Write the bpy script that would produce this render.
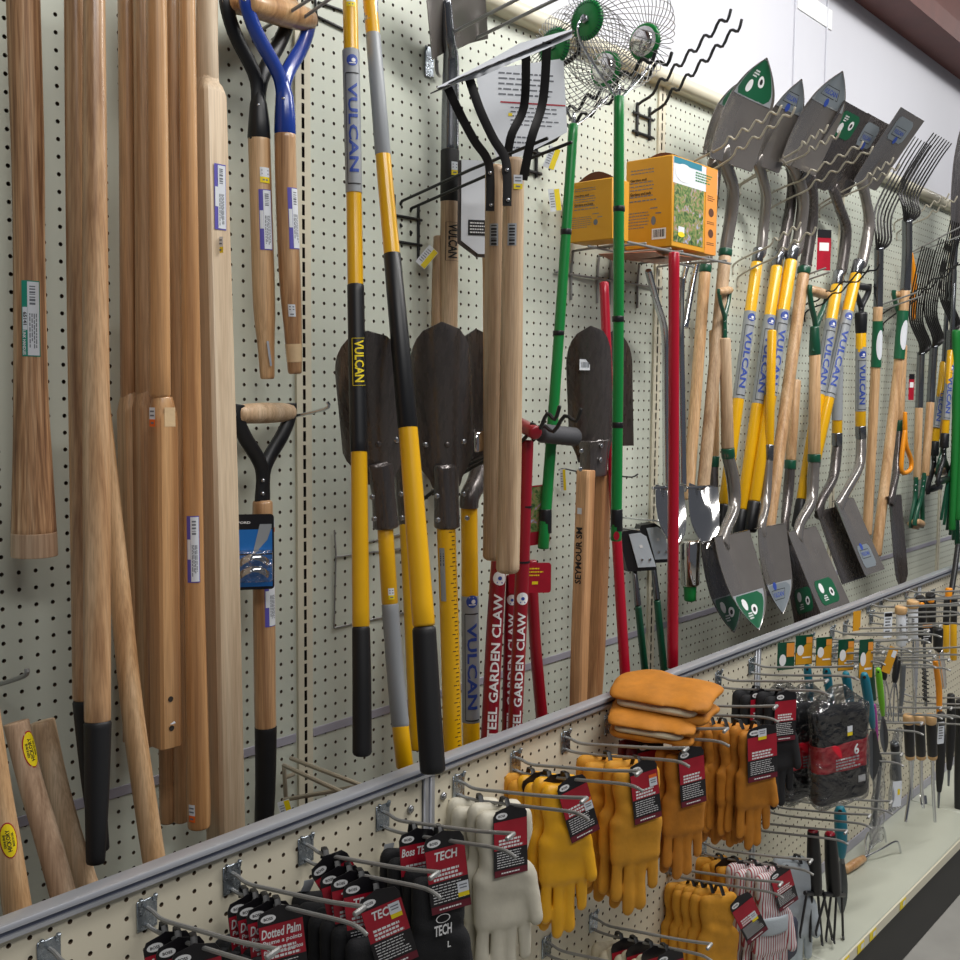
import bpy, bmesh, math, random
import numpy as np
from mathutils import Vector, Matrix
random.seed(7); rng = np.random.default_rng(7)
SC = bpy.context.scene; COL = SC.collection
for o in list(bpy.data.objects): bpy.data.objects.remove(o, do_unlink=True)

# ------------------------------------------------------------------ camera
FOC, YAW, PIT, ROL = 1057.0, 0.70913, 0.08012, 0.00845
CAMZ = 1.6
YW, YF, AX, BAY = 1.5065, 1.1868, 1.2558, 1.2192      # back board, front board, upright, bay width
_F = np.array([math.cos(YAW)*math.cos(PIT), math.sin(YAW)*math.cos(PIT), -math.sin(PIT)])
_R = np.array([math.sin(YAW), -math.cos(YAW), 0.0]); _U = np.cross(_R, _F)
_R2 = _R*math.cos(ROL)+_U*math.sin(ROL); _U2 = -_R*math.sin(ROL)+_U*math.cos(ROL)
cd = bpy.data.cameras.new('camera'); cam = bpy.data.objects.new('camera', cd); COL.objects.link(cam)
cd.sensor_width = 36; cd.lens = FOC/960*36; cd.clip_start = 0.02
cam.matrix_world = Matrix(((_R2[0], _U2[0], -_F[0], 0), (_R2[1], _U2[1], -_F[1], 0), (_R2[2], _U2[2], -_F[2], CAMZ), (0, 0, 0, 1)))
SC.camera = cam
# ------------------------------------------------------------------ light: shop ceiling tubes over the aisle
SC.view_settings.view_transform = 'Standard'; SC.view_settings.look = 'None'
SC.view_settings.exposure = 0.0; SC.view_settings.gamma = 1.0; SC.view_settings.use_curve_mapping = False
wd = bpy.data.worlds.new('store_air'); SC.world = wd; wd.use_nodes = True
bg = wd.node_tree.nodes['Background']; bg.inputs[0].default_value = (0.80, 0.86, 1.0, 1); bg.inputs[1].default_value = 0.11
def area(loc, sx, sy, power, color, tgt):
    l = bpy.data.lights.new('ceiling_tube_light', 'AREA'); l.shape = 'RECTANGLE'; l.size = sx; l.size_y = sy
    l.energy = power; l.color = color
    o = bpy.data.objects.new('ceiling_tube_light', l); COL.objects.link(o); o.location = loc
    o.rotation_euler = (Vector(tgt)-Vector(loc)).to_track_quat('-Z', 'Y').to_euler()
area((3.0, 0.05, 3.55), 3.0, 0.4, 92, (1.0, 0.98, 0.95), (3.2, 0.75, 1.0))
area((0.5, -0.95, 3.45), 2.4, 0.4, 38, (1.0, 0.98, 0.95), (0.8, 0.75, 1.0))
area((6.8, 0.15, 3.55), 3.0, 0.4, 40, (1.0, 0.98, 0.95), (6.6, 0.75, 1.0))

# ------------------------------------------------------------------ helpers
def ray(px, py): return _F+_R2*(px-480)/FOC-_U2*(py-480)/FOC
def P(px, py, off=0.0):                       # point seen at a pixel, standing `off` metres in front of the back board
    r = ray(px, py); q = r*((YW-off)/r[1]); return np.array([q[0], q[1], q[2]+CAMZ])
def PX(px, py, x):                            # the same on the upright plane x = const
    r = ray(px, py); q = r*(x/r[0]); return np.array([q[0], q[1], q[2]+CAMZ])
def PZ(px, py, z):
    r = ray(px, py); q = r*((z-CAMZ)/r[2]); return np.array([q[0], q[1], q[2]+CAMZ])
def proj(p):
    v = np.asarray(p, float)-np.array([0, 0, CAMZ]); d = v@_F
    return np.array([480+FOC*(v@_R2)/d, 480-FOC*(v@_U2)/d])
def mpp(p): return float((np.asarray(p)-np.array([0, 0, CAMZ]))@_F)/FOC
def nz(v): v = np.asarray(v, float); return v/np.linalg.norm(v)
def tocam(p, ang=0.0):                        # horizontal direction from a point towards the aisle viewer, turned by ang degrees
    v = np.array([-p[0], -p[1], 0.0]); v = nz(v); a = math.radians(ang)
    return np.array([v[0]*math.cos(a)-v[1]*math.sin(a), v[0]*math.sin(a)+v[1]*math.cos(a), 0])

def merge(*gs):
    V = []; F = []; n = 0
    for v, f in gs:
        v = np.asarray(v, float); V.append(v); F += [tuple(i+n for i in q) for q in f]; n += len(v)
    return np.concatenate(V), F
def tube(pts, rads, n=12, cap=True, asp=None, sq=0, ref=(1, 0, 0), rnd=0.35, tw=0.0):
    pts = [np.asarray(p, float) for p in pts]; rads = list(rads) if hasattr(rads, '__len__') else [rads]*len(pts)
    asp = asp or [(1, 1)]*len(pts)
    if isinstance(asp, tuple): asp = [asp]*len(pts)
    sq = list(sq) if hasattr(sq, '__len__') else [sq]*len(pts)
    if cap and rnd > 0:
        a = nz(pts[0]-pts[1]); b = nz(pts[-1]-pts[-2]); r0, r1 = rads[0], rads[-1]
        d0 = min(rnd*r0, .45*np.linalg.norm(pts[0]-pts[1])); d1 = min(rnd*r1, .45*np.linalg.norm(pts[-1]-pts[-2]))
        pts = [pts[0], pts[0]-a*d0*.35, pts[0]-a*d0]+pts[1:-1]+[pts[-1]-b*d1, pts[-1]-b*d1*.35, pts[-1]]
        rads = [r0-d0*.9, r0-d0*.3, r0]+rads[1:-1]+[r1, r1-d1*.3, r1-d1*.9]
        asp = [asp[0]]*3+list(asp[1:-1])+[asp[-1]]*3; sq = [sq[0]]*3+sq[1:-1]+[sq[-1]]*3
    m = len(pts); V = []
    T0 = nz(pts[1]-pts[0]); s = np.asarray(ref, float); s = s-T0*(s@T0)
    if np.linalg.norm(s) < .15: s = np.array([0, 1.0, 0]); s = s-T0*(s@T0)
    s = nz(s)
    for i in range(m):
        if i == 0: t = pts[1]-pts[0]
        elif i == m-1: t = pts[-1]-pts[-2]
        else: t = nz(pts[i+1]-pts[i])+nz(pts[i]-pts[i-1])
        t = nz(t); s = s-t*(s@t); s = nz(s); u = np.cross(t, s)
        for k in range(n):
            a = 2*math.pi*(k+.5)/n+tw; c, d = math.cos(a), math.sin(a)
            if sq[i]: q = (abs(c)**sq[i]+abs(d)**sq[i])**(-1/sq[i]); c *= q; d *= q
            V.append(pts[i]+rads[i]*(asp[i][0]*c*s+asp[i][1]*d*u))
    F = []
    for i in range(m-1):
        for k in range(n):
            F.append((i*n+k, i*n+(k+1) % n, (i+1)*n+(k+1) % n, (i+1)*n+k))
    if cap: F.append(tuple(range(n-1, -1, -1))); F.append(tuple((m-1)*n+k for k in range(n)))
    return np.array(V), F
def smooth_path(pts, k=6):
    pts = [np.asarray(p, float) for p in pts]; out = []
    for i in range(len(pts)-1):
        p0 = pts[max(i-1, 0)]; p1 = pts[i]; p2 = pts[i+1]; p3 = pts[min(i+2, len(pts)-1)]
        for j in range(k):
            t = j/k; out.append(.5*((2*p1)+(-p0+p2)*t+(2*p0-5*p1+4*p2-p3)*t*t+(-p0+3*p1-3*p2+p3)*t**3))
    out.append(pts[-1]); return out
def cbox(lo, hi, b=0.002):
    lo = np.asarray(lo, float); hi = np.asarray(hi, float); c = (lo+hi)/2; h = (hi-lo)/2; b = min(b, h.min()*.9)
    bm = bmesh.new(); bmesh.ops.create_cube(bm, size=2)
    for v in bm.verts: v.co = Vector([v.co[i]*h[i] for i in range(3)])
    if b > 0: bmesh.ops.bevel(bm, geom=list(bm.edges), offset=b, segments=1, affect='EDGES')
    bm.verts.index_update()
    V = np.array([tuple(v.co) for v in bm.verts])+c; F = [tuple(v.index for v in f.verts) for f in bm.faces]; bm.free()
    return V, F
def frame_box(c, ax, ay, az, h, b=0.002):     # box with its own axes
    V, F = cbox(-np.asarray(h, float), h, b); M = np.array([nz(ax), nz(ay), nz(az)])
    return V@M+np.asarray(c), F
def prism(poly, O, R, U, th):                 # flat outline with thickness, front face along R x U
    O = np.asarray(O, float); R = np.asarray(R, float); U = np.asarray(U, float); N = np.cross(R, U); n = len(poly)
    a = [O+R*x+U*y for x, y in poly]; b = [q-N*th for q in a]
    return np.array(a+b), [tuple(range(n)), tuple(range(2*n-1, n-1, -1))]+[(i, i+n, (i+1) % n+n, (i+1) % n) for i in range(n)]
def extrude_x(prof, x0, x1):                  # (y,z) outline run along the shelf
    n = len(prof); V = [(x0, y, z) for y, z in prof]+[(x1, y, z) for y, z in prof]
    return np.array(V), [tuple(range(n)), tuple(range(2*n-1, n-1, -1))]+[(i, i+n, (i+1) % n+n, (i+1) % n) for i in range(n)]
def sphere(c, r, n=12, m=8, sc=(1, 1, 1)):
    V = []; F = []
    for j in range(m+1):
        t = math.pi*j/m
        for k in range(n):
            a = 2*math.pi*k/n; V.append(np.asarray(c)+r*np.array([sc[0]*math.sin(t)*math.cos(a), sc[1]*math.sin(t)*math.sin(a), sc[2]*math.cos(t)]))
    for j in range(m):
        for k in range(n): F.append((j*n+k, (j+1)*n+k, (j+1)*n+(k+1) % n, j*n+(k+1) % n))
    return np.array(V), F

def mesh(name, geo, mat, ang=38):
    V, F = geo; me = bpy.data.meshes.new(name); me.from_pydata([tuple(map(float, v)) for v in V], [], F); me.update()
    me.materials.append(mat)
    if ang:
        me.polygons.foreach_set('use_smooth', [True]*len(me.polygons)); me.set_sharp_from_angle(angle=math.radians(ang))
    return me
def tag(o, label=None, cat=None, group=None, kind=None):
    if label: o['label'] = label
    if cat: o['category'] = cat
    if group: o['group'] = group
    if kind: o['kind'] = kind
    return o
class T:                                      # one thing: an Empty at its base with its parts
    def __init__(s, name, label, cat, loc, group=None, rot=None, local=False, kind=None):
        s.o = bpy.data.objects.new(name, None); COL.objects.link(s.o); s.o.empty_display_size = .05
        s.o.location = tuple(map(float, loc)); s.loc = np.zeros(3) if local else np.asarray(loc, float)
        if rot: s.o.rotation_euler = rot
        tag(s.o, label, cat, group, kind); s.rods = []
    def part(s, name, geo, mat, sub=None, label=None, ang=38, kind=None):
        if isinstance(geo, bpy.types.Mesh): me = geo
        else: me = mesh(name, (np.asarray(geo[0])-s.loc, geo[1]), mat, ang)
        o = bpy.data.objects.new(name, me); COL.objects.link(o); o.parent = sub or s.o
        tag(o, label, kind=kind); return o
def solo(name, label, cat, geo, mat, group=None, kind=None, ang=38):
    V = np.asarray(geo[0]); loc = np.array([*(V.min(0)+V.max(0))[:2]/2, V[:, 2].min()])
    o = bpy.data.objects.new(name, mesh(name, (V-loc, geo[1]), mat, ang)); o.location = tuple(loc); COL.objects.link(o)
    return tag(o, label, cat, group, kind)
def dup(o, parent=None):
    c = o.copy(); COL.objects.link(c)
    if parent: c.parent = parent
    for ch in o.children: dup(ch, c)
    return c

# flat print: 2-D pieces mapped onto a surface
_tc = {}
def text2(s):
    if s not in _tc:
        cu = bpy.data.curves.new('t', 'FONT'); cu.body = s; cu.resolution_u = 2; cu.offset = .025
        ob = bpy.data.objects.new('t', cu); me = bpy.data.meshes.new_from_object(ob)
        V = np.array([v.co[:2] for v in me.vertices]); F = [tuple(p.vertices) for p in me.polygons]
        bpy.data.objects.remove(ob); bpy.data.curves.remove(cu); bpy.data.meshes.remove(me)
        lo, hi = V.min(0), V.max(0); V = (V-(lo+hi)/2)/(hi-lo); _tc[s] = (V, F)
    return _tc[s]
def txt(s, w, h, cx=0, cy=0, shear=0):
    V, F = text2(s); W = V*[w, h]; W[:, 0] += shear*W[:, 1]; return W+[cx, cy], F
def rect(w, h, cx=0, cy=0, nx=1, ny=1):
    V = [(cx-w/2+w*i/nx, cy-h/2+h*j/ny) for j in range(ny+1) for i in range(nx+1)]
    return np.array(V), [(j*(nx+1)+i, j*(nx+1)+i+1, (j+1)*(nx+1)+i+1, (j+1)*(nx+1)+i) for j in range(ny) for i in range(nx)]
def disc(r, cx=0, cy=0, ry=None, n=20):
    ry = ry or r; V = [(cx, cy)]+[(cx+r*math.cos(2*math.pi*k/n), cy+ry*math.sin(2*math.pi*k/n)) for k in range(n)]
    return np.array(V), [(0, 1+k, 1+(k+1) % n) for k in range(n)]
def ring(r0, r1, cx=0, cy=0, ky=1, n=20):
    V = [(cx+r*math.cos(2*math.pi*k/n), cy+ky*r*math.sin(2*math.pi*k/n)) for r in (r0, r1) for k in range(n)]
    return np.array(V), [(k, n+k, n+(k+1) % n, (k+1) % n) for k in range(n)]
def lines(w, h, n, cx=0, cy=0, fill=.55, seed=1, ragged=.3):
    r = random.Random(seed); gs = []
    for i in range(n):
        y = cy+h/2-h*(i+.5)/n; x = cx-w/2; end = cx+w/2-w*ragged*r.random()
        while x < end:
            l = w*r.uniform(.06, .16); l = min(l, end-x); gs.append(rect(l*.9, h/n*fill, x+l/2, y)); x += l+w*.015
    return merge2(*gs)
def bars(w, h, n, cx=0, cy=0, seed=1):
    r = random.Random(seed); gs = []; x = cx-w/2
    while x < cx+w/2: l = w/n*r.uniform(.4, 1.3); gs.append(rect(l, h, x+l/2, cy)); x += l+w/n*r.uniform(.4, 1.1)
    return merge2(*gs)
def merge2(*gs):
    V = []; F = []; n = 0
    for v, f in gs: V.append(v); F += [tuple(i+n for i in q) for q in f]; n += len(v)
    return np.concatenate(V), F
def slice2(g, ys=(), xs=()):
    bm = bmesh.new(); vs = [bm.verts.new((x, y, 0)) for x, y in g[0]]
    for f in g[1]:
        try: bm.faces.new([vs[i] for i in f])
        except ValueError: pass
    for y in ys: bmesh.ops.bisect_plane(bm, geom=bm.verts[:]+bm.edges[:]+bm.faces[:], plane_co=(0, y, 0), plane_no=(0, 1, 0))
    for x in xs: bmesh.ops.bisect_plane(bm, geom=bm.verts[:]+bm.edges[:]+bm.faces[:], plane_co=(x, 0, 0), plane_no=(1, 0, 0))
    bm.verts.index_update(); V = np.array([v.co[:2] for v in bm.verts]); F = [tuple(v.index for v in f.verts) for f in bm.faces]; bm.free()
    return V, F
def flatmap(O, R, U):
    O = np.asarray(O, float); R = nz(R); U = nz(U); N = np.cross(R, U)
    return lambda x, y, l: O+R*x+U*y+N*l
def rodmap(A, B, r, d, down=True):            # x runs along the rod from A, y around it
    A = np.asarray(A, float); B = np.asarray(B, float); a = nz(B-A); d = np.asarray(d, float); d = nz(d-a*(a@d)); e = np.cross(d, a)
    rr = r if callable(r) else (lambda x: r)
    return lambda x, y, l: A+a*x+(rr(x)+l)*(math.cos(y/rr(x))*d+math.sin(y/rr(x))*e)
def pathmap(th, A, B, d, r0=.01):              # the same on the true surface of the thing's rods
    A = np.asarray(A, float); B = np.asarray(B, float); a = nz(B-A); d = np.asarray(d, float); d = nz(d-a*(a@d)); e = np.cross(d, a)
    def cen(q):
        best = None
        for Z, X, Y, Rr in th.rods:
            if Z[0]-.002 <= q[2] <= Z[-1]+.002:
                c = np.array([np.interp(q[2], Z, X), np.interp(q[2], Z, Y), q[2]]); r = np.interp(q[2], Z, Rr)
                if np.hypot(*(c-q)[:2]) < .03 and (best is None or r > best[1]): best = (c, r)
        return best or (q, r0)
    def f(x, y, l):
        c, r = cen(A+a*x); return c+(r+l)*(math.cos(y/r)*d+math.sin(y/r)*e)
    f.cen = cen; return f
def decal(th, name, g, mp, mat, lift=.0005, sub=None, curved=None):
    if curved: h = curved; g = slice2(g, ys=np.linspace(-h, h, 7)[1:-1])
    V = np.array([mp(x, y, lift) for x, y in g[0]])
    return th.part(name, (V, g[1]), mat, sub=sub, ang=0)

# surfaces grown from a distance field (gloves, soft packs)
def sdf_mesh(f, lo, hi, h):
    ax = [np.arange(lo[i], hi[i]+h, h) for i in range(3)]; X, Y, Z = np.meshgrid(*ax, indexing='ij'); d = f(X, Y, Z)
    nx, ny, nz_ = d.shape; s = d < 0
    acc = np.zeros((nx-1, ny-1, nz_-1, 3)); cnt = np.zeros((nx-1, ny-1, nz_-1))
    cs = [(i, j, k) for i in (0, 1) for j in (0, 1) for k in (0, 1)]
    sub = lambda a, c: a[c[0]:nx-1+c[0], c[1]:ny-1+c[1], c[2]:nz_-1+c[2]]
    for a in cs:
        for ax_ in range(3):
            if a[ax_]: continue
            b = list(a); b[ax_] = 1
            da, db = sub(d, a), sub(d, b); m = (da < 0) != (db < 0); t = np.where(m, da/np.where(m, da-db, 1), 0)
            for q in range(3): acc[..., q] += np.where(m, a[q]+(t if q == ax_ else 0), 0)
            cnt += m
    idx = -np.ones(cnt.shape, int); mk = cnt > 0; idx[mk] = np.arange(mk.sum())
    V = acc[mk]/cnt[mk][:, None]; I = np.argwhere(mk); V = (V+I)*h+np.array(lo)
    F = []
    for ax_ in range(3):
        b, c = (ax_+1) % 3, (ax_+2) % 3
        sl0 = [slice(None)]*3; sl1 = [slice(None)]*3; sl0[ax_] = slice(0, -1); sl1[ax_] = slice(1, None)
        ch = s[tuple(sl0)] != s[tuple(sl1)]
        for p in np.argwhere(ch):
            if p[b] == 0 or p[c] == 0 or p[b] >= idx.shape[b] or p[c] >= idx.shape[c]: continue
            q = []
            for ob, oc in ((-1, -1), (0, -1), (0, 0), (-1, 0)):
                w = p.copy(); w[b] += ob; w[c] += oc; q.append(int(idx[tuple(w)]))
            F.append(tuple(q) if s[tuple(p)] else tuple(q[::-1]))
    return V, F
def smin(a, b, k): h = np.clip(.5+.5*(b-a)/k, 0, 1); return b*(1-h)+a*h-k*h*(1-h)
def capsule(X, Y, Z, a, b, ra, rb):
    a = np.array(a); b = np.array(b); d = b-a; t = np.clip(((X-a[0])*d[0]+(Y-a[1])*d[1]+(Z-a[2])*d[2])/(d@d), 0, 1)
    return np.sqrt((X-a[0]-t*d[0])**2+(Y-a[1]-t*d[1])**2+(Z-a[2]-t*d[2])**2)-(ra+(rb-ra)*t)

# ------------------------------------------------------------------ materials
def lin(c): return tuple(((v/255)/12.92 if v/255 <= .04045 else ((v/255+.055)/1.055)**2.4) for v in c)+(1,)
def mat(name, c, rough=.5, metal=0, coat=0, noise=0, nscale=30, bump=0, bscale=200, spec=.5, stretch=(1, 1, 1), rvar=0):
    m = bpy.data.materials.new(name); m.use_nodes = True; nt = m.node_tree; b = nt.nodes['Principled BSDF']; L = nt.links
    b.inputs['Base Color'].default_value = lin(c); b.inputs['Roughness'].default_value = rough; b.inputs['Metallic'].default_value = metal
    b.inputs['Coat Weight'].default_value = coat; b.inputs['Coat Roughness'].default_value = .12; b.inputs['Specular IOR Level'].default_value = spec
    if noise or bump or rvar:
        tc = nt.nodes.new('ShaderNodeTexCoord'); mp = nt.nodes.new('ShaderNodeMapping'); mp.inputs['Scale'].default_value = stretch
        L.new(tc.outputs['Object'], mp.inputs['Vector'])
    if noise or rvar:
        n = nt.nodes.new('ShaderNodeTexNoise'); n.inputs['Scale'].default_value = nscale; n.inputs['Detail'].default_value = 5; L.new(mp.outputs[0], n.inputs['Vector'])
    if noise:
        mr = nt.nodes.new('ShaderNodeMapRange'); mr.inputs[1].default_value = .3; mr.inputs[2].default_value = .7; mr.inputs[3].default_value = 1-noise; mr.inputs[4].default_value = 1+noise
        L.new(n.outputs['Fac'], mr.inputs[0])
        hs = nt.nodes.new('ShaderNodeHueSaturation'); hs.inputs['Color'].default_value = lin(c); L.new(mr.outputs[0], hs.inputs['Value']); L.new(hs.outputs[0], b.inputs['Base Color'])
    if rvar:
        m2 = nt.nodes.new('ShaderNodeMapRange'); m2.inputs[1].default_value = .3; m2.inputs[2].default_value = .7; m2.inputs[3].default_value = max(0, rough-rvar); m2.inputs[4].default_value = rough+rvar
        L.new(n.outputs['Fac'], m2.inputs[0]); L.new(m2.outputs[0], b.inputs['Roughness'])
    if bump:
        n2 = nt.nodes.new('ShaderNodeTexNoise'); n2.inputs['Scale'].default_value = bscale; n2.inputs['Detail'].default_value = 3; L.new(mp.outputs[0], n2.inputs['Vector'])
        bp = nt.nodes.new('ShaderNodeBump'); bp.inputs['Strength'].default_value = bump; bp.inputs['Distance'].default_value = .002
        L.new(n2.outputs['Fac'], bp.inputs['Height']); L.new(bp.outputs[0], b.inputs['Normal'])
    return m
def wood(name, dark, mid, light, rough=.45, coat=0, sc=1.0, bump=.15, streak=.5):
    m = bpy.data.materials.new(name); m.use_nodes = True; nt = m.node_tree; b = nt.nodes['Principled BSDF']; L = nt.links; N = nt.nodes.new
    tc = N('ShaderNodeTexCoord'); oi = N('ShaderNodeObjectInfo'); mp = N('ShaderNodeMapping'); mp.inputs['Scale'].default_value = (55*sc, 55*sc, 1.6*sc)
    ad = N('ShaderNodeVectorMath'); ad.operation = 'ADD'; mu = N('ShaderNodeVectorMath'); mu.operation = 'SCALE'; mu.inputs[0].default_value = (3, 5, 7)
    L.new(oi.outputs['Random'], mu.inputs['Scale']); L.new(tc.outputs['Object'], ad.inputs[0]); L.new(mu.outputs[0], ad.inputs[1]); L.new(ad.outputs[0], mp.inputs['Vector'])
    n1 = N('ShaderNodeTexNoise'); n1.inputs['Scale'].default_value = 1; n1.inputs['Detail'].default_value = 4; n1.inputs['Distortion'].default_value = .7; L.new(mp.outputs[0], n1.inputs['Vector'])
    mp2 = N('ShaderNodeMapping'); mp2.inputs['Scale'].default_value = (420, 420, 14); L.new(ad.outputs[0], mp2.inputs['Vector'])
    n2 = N('ShaderNodeTexNoise'); n2.inputs['Scale'].default_value = 1; n2.inputs['Detail'].default_value = 2; L.new(mp2.outputs[0], n2.inputs['Vector'])
    cr = N('ShaderNodeValToRGB'); e = cr.color_ramp.elements; e[0].position = .3; e[0].color = lin(dark); e[1].position = .72; e[1].color = lin(light)
    x = e.new(.5); x.color = lin(mid); L.new(n1.outputs['Fac'], cr.inputs[0])
    mx = N('ShaderNodeMix'); mx.data_type = 'RGBA'; mx.blend_type = 'MULTIPLY'; mx.inputs['Factor'].default_value = streak
    c2 = N('ShaderNodeValToRGB'); c2.color_ramp.elements[0].position = .35; c2.color_ramp.elements[0].color = (.55, .5, .45, 1); c2.color_ramp.elements[1].position = .6; c2.color_ramp.elements[1].color = (1, 1, 1, 1)
    L.new(n2.outputs['Fac'], c2.inputs[0]); L.new(cr.outputs[0], mx.inputs['A']); L.new(c2.outputs[0], mx.inputs['B'])
    hs = N('ShaderNodeHueSaturation'); mr = N('ShaderNodeMapRange'); mr.inputs[3].default_value = .88; mr.inputs[4].default_value = 1.1
    L.new(oi.outputs['Random'], mr.inputs[0]); L.new(mr.outputs[0], hs.inputs['Value']); L.new(mx.outputs['Result'], hs.inputs['Color']); L.new(hs.outputs[0], b.inputs['Base Color'])
    b.inputs['Roughness'].default_value = rough; b.inputs['Coat Weight'].default_value = coat; b.inputs['Coat Roughness'].default_value = .15
    bp = N('ShaderNodeBump'); bp.inputs['Strength'].default_value = bump; bp.inputs['Distance'].default_value = .001; L.new(n2.outputs['Fac'], bp.inputs['Height']); L.new(bp.outputs[0], b.inputs['Normal'])
    return m
M = {}
M['board'] = mat('pegboard_paint', (203, 208, 194), .45, noise=.03, nscale=4)
M['boardf'] = mat('front_board_paint', (214, 206, 184), .45, noise=.03, nscale=4)
M['cream'] = mat('cream_steel', (214, 208, 186), .4)
M['creamd'] = mat('hardboard_shade', (96, 78, 60), .8)  # hardboard brown, kept dark to stand for shade in and behind the holes
M['plate'] = mat('bright_face_plate', (206, 216, 222), .3, metal=.3)
M['tape'] = mat('clear_tape_on_wood', (222, 192, 150), .1, coat=.8, bump=1, bscale=45)
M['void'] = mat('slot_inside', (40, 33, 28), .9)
M['wallw'] = mat('white_wall_sheet', (204, 205, 213), .55, noise=.05, nscale=1.6, stretch=(1, 1, .25), bump=.1, bscale=14)
M['patch'] = mat('white_patch', (240, 240, 240), .6)
M['beam'] = mat('red_oxide_steel', (98, 54, 47), .55, noise=.12, nscale=12)
M['ceil'] = mat('ceiling_sheet', (176, 170, 158), .7)
M['floor'] = mat('concrete_floor', (150, 148, 142), .6, noise=.08, nscale=8)
M['alu'] = mat('aluminium_rail', (186, 188, 194), .34, metal=.55)
M['alud'] = mat('rail_groove', (92, 98, 118), .5)
M['strip'] = mat('price_strip', (168, 166, 178), .35)
M['deck'] = mat('deck_enamel', (184, 187, 173), .3, noise=.03, nscale=6)
M['black'] = mat('black_kick', (28, 27, 26), .5)
M['zinc'] = mat('zinc_plate', (168, 176, 184), .3, metal=.95, bump=.5, bscale=160, rvar=.12, nscale=120)
M['wire'] = mat('grey_wire', (150, 150, 148), .38, metal=.35)
M['bwire'] = mat('black_wire', (26, 27, 28), .4)
M['chrome'] = mat('chrome', (205, 207, 210), .14, metal=1)
M['hookg'] = mat('pale_grey_hook_wire', (172, 166, 150), .4, metal=.25)
M['cwire'] = mat('cream_wire', (170, 160, 140), .4, metal=.3)
M['hick'] = wood('hickory_varnished', (156, 114, 78), (198, 156, 114), (222, 186, 146), .32, .35)
M['hickr'] = wood('hickory_rough', (122, 84, 56), (186, 142, 102), (226, 192, 154), .6, 0, 1.7, .5, .8)
M['ash'] = wood('ash_pale', (170, 128, 86), (204, 164, 120), (222, 188, 148), .45, .1, .8)
M['ashw'] = wood('ash_white', (172, 140, 108), (202, 172, 138), (220, 196, 166), .5, 0, .7)
M['oak'] = wood('honey_wood', (168, 120, 76), (206, 158, 108), (224, 184, 136), .35, .3, .7, .1, .35)
M['pine'] = wood('pale_post', (196, 168, 136), (220, 198, 168), (234, 216, 192), .6, 0, .6, .15, .3)
M['cedar'] = wood('reddish_square_wood', (150, 100, 64), (196, 146, 100), (218, 174, 130), .5, 0, .6, .15, .5)
M['rawend'] = wood('raw_wood', (150, 120, 94), (188, 158, 130), (210, 186, 158), .8, 0, 1, .3, .4)
M['yel'] = mat('yellow_fibreglass', (232, 176, 16), .28, coat=.3, noise=.03, nscale=20)
M['grip'] = mat('black_rubber', (20, 20, 22), .55, bump=.1, bscale=400)
M['sleeve'] = mat('black_plastic', (22, 23, 26), .4)
M['grayl'] = mat('grey_label_print', (150, 154, 158), .4)
M['silv'] = mat('silver_film', (196, 200, 208), .25, metal=.5)
M['blue'] = mat('blue_paint', (30, 62, 150), .25, coat=.5)
M['navy'] = mat('logo_blue', (44, 72, 158), .5)
M['white'] = mat('white_print', (236, 236, 236), .5)
M['paper'] = mat('paper_sticker', (222, 226, 232), .5)
M['purp'] = mat('purple_print', (92, 84, 176), .5)
M['teal'] = mat('teal_print', (28, 140, 118), .5)
M['ink'] = mat('black_ink', (24, 24, 26), .6)
M['inkg'] = mat('grey_ink', (112, 116, 124), .6)
M['yst'] = mat('yellow_sticker', (240, 214, 20), .5)
M['ost'] = mat('orange_sticker', (238, 108, 40), .5)
M['red'] = mat('red_paint', (172, 16, 42), .28, coat=.3)
M['dred'] = mat('dark_red_paint', (140, 18, 34), .3, coat=.3)
M['grn'] = mat('green_paint', (20, 128, 58), .3, coat=.2)
M['grnb'] = mat('bright_green_plastic', (30, 124, 52), .4)
M['dgrn'] = mat('dark_green_paint', (14, 74, 52), .35, coat=.3)
M['steel'] = mat('lacquered_steel', (134, 128, 123), .22, metal=.5, coat=1.0, noise=.06, nscale=14, rvar=.06, bump=.35, bscale=16)
M['dsteel'] = mat('dark_forged_steel', (98, 92, 90), .28, metal=.6, coat=.3, noise=.1, nscale=18, stretch=(6, 6, .8), rvar=.08)
M['tubest'] = mat('steel_tube', (128, 130, 134), .2, metal=.9)
M['mirror'] = mat('stainless', (214, 212, 210), .1, metal=1, bump=.12, bscale=25)
M['iron'] = mat('black_iron', (34, 32, 32), .4, metal=.3)
M['bolt'] = mat('bolt_steel', (170, 172, 176), .25, metal=.9)
M['glabel'] = mat('green_shovel_label', (20, 92, 60), .4)
M['slabel'] = mat('grey_shovel_label', (122, 130, 136), .4)
M['ora'] = mat('orange_plastic', (240, 150, 20), .4)
M['box'] = mat('yellow_card', (214, 152, 28), .5, noise=.04, nscale=10)
M['boxo'] = mat('orange_card', (232, 150, 60), .45)
M['boxd'] = mat('box_inside', (92, 52, 30), .8)
M['kraft'] = mat('copper_card', (168, 104, 74), .4, noise=.2, nscale=60)
M['grayd'] = mat('dark_grey_foam', (74, 74, 78), .7, bump=.3, bscale=500)
M['gly'] = mat('yellow_leather', (228, 166, 22), .5, noise=.08, nscale=22, bump=.8, bscale=38)
M['gls'] = mat('yellow_suede', (206, 144, 36), .75, noise=.14, nscale=26, bump=.7, bscale=46)
M['glb'] = mat('golden_brown_suede', (186, 118, 28), .75, noise=.14, nscale=30, bump=.7, bscale=46)
M['glw'] = mat('white_leather', (206, 200, 182), .55, noise=.08, nscale=24, bump=.9, bscale=32)
M['glk'] = mat('black_knit', (27, 27, 30), .85, bump=.4, bscale=500)
M['glg'] = mat('grey_canvas', (176, 184, 190), .8, bump=.3, bscale=300)
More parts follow.
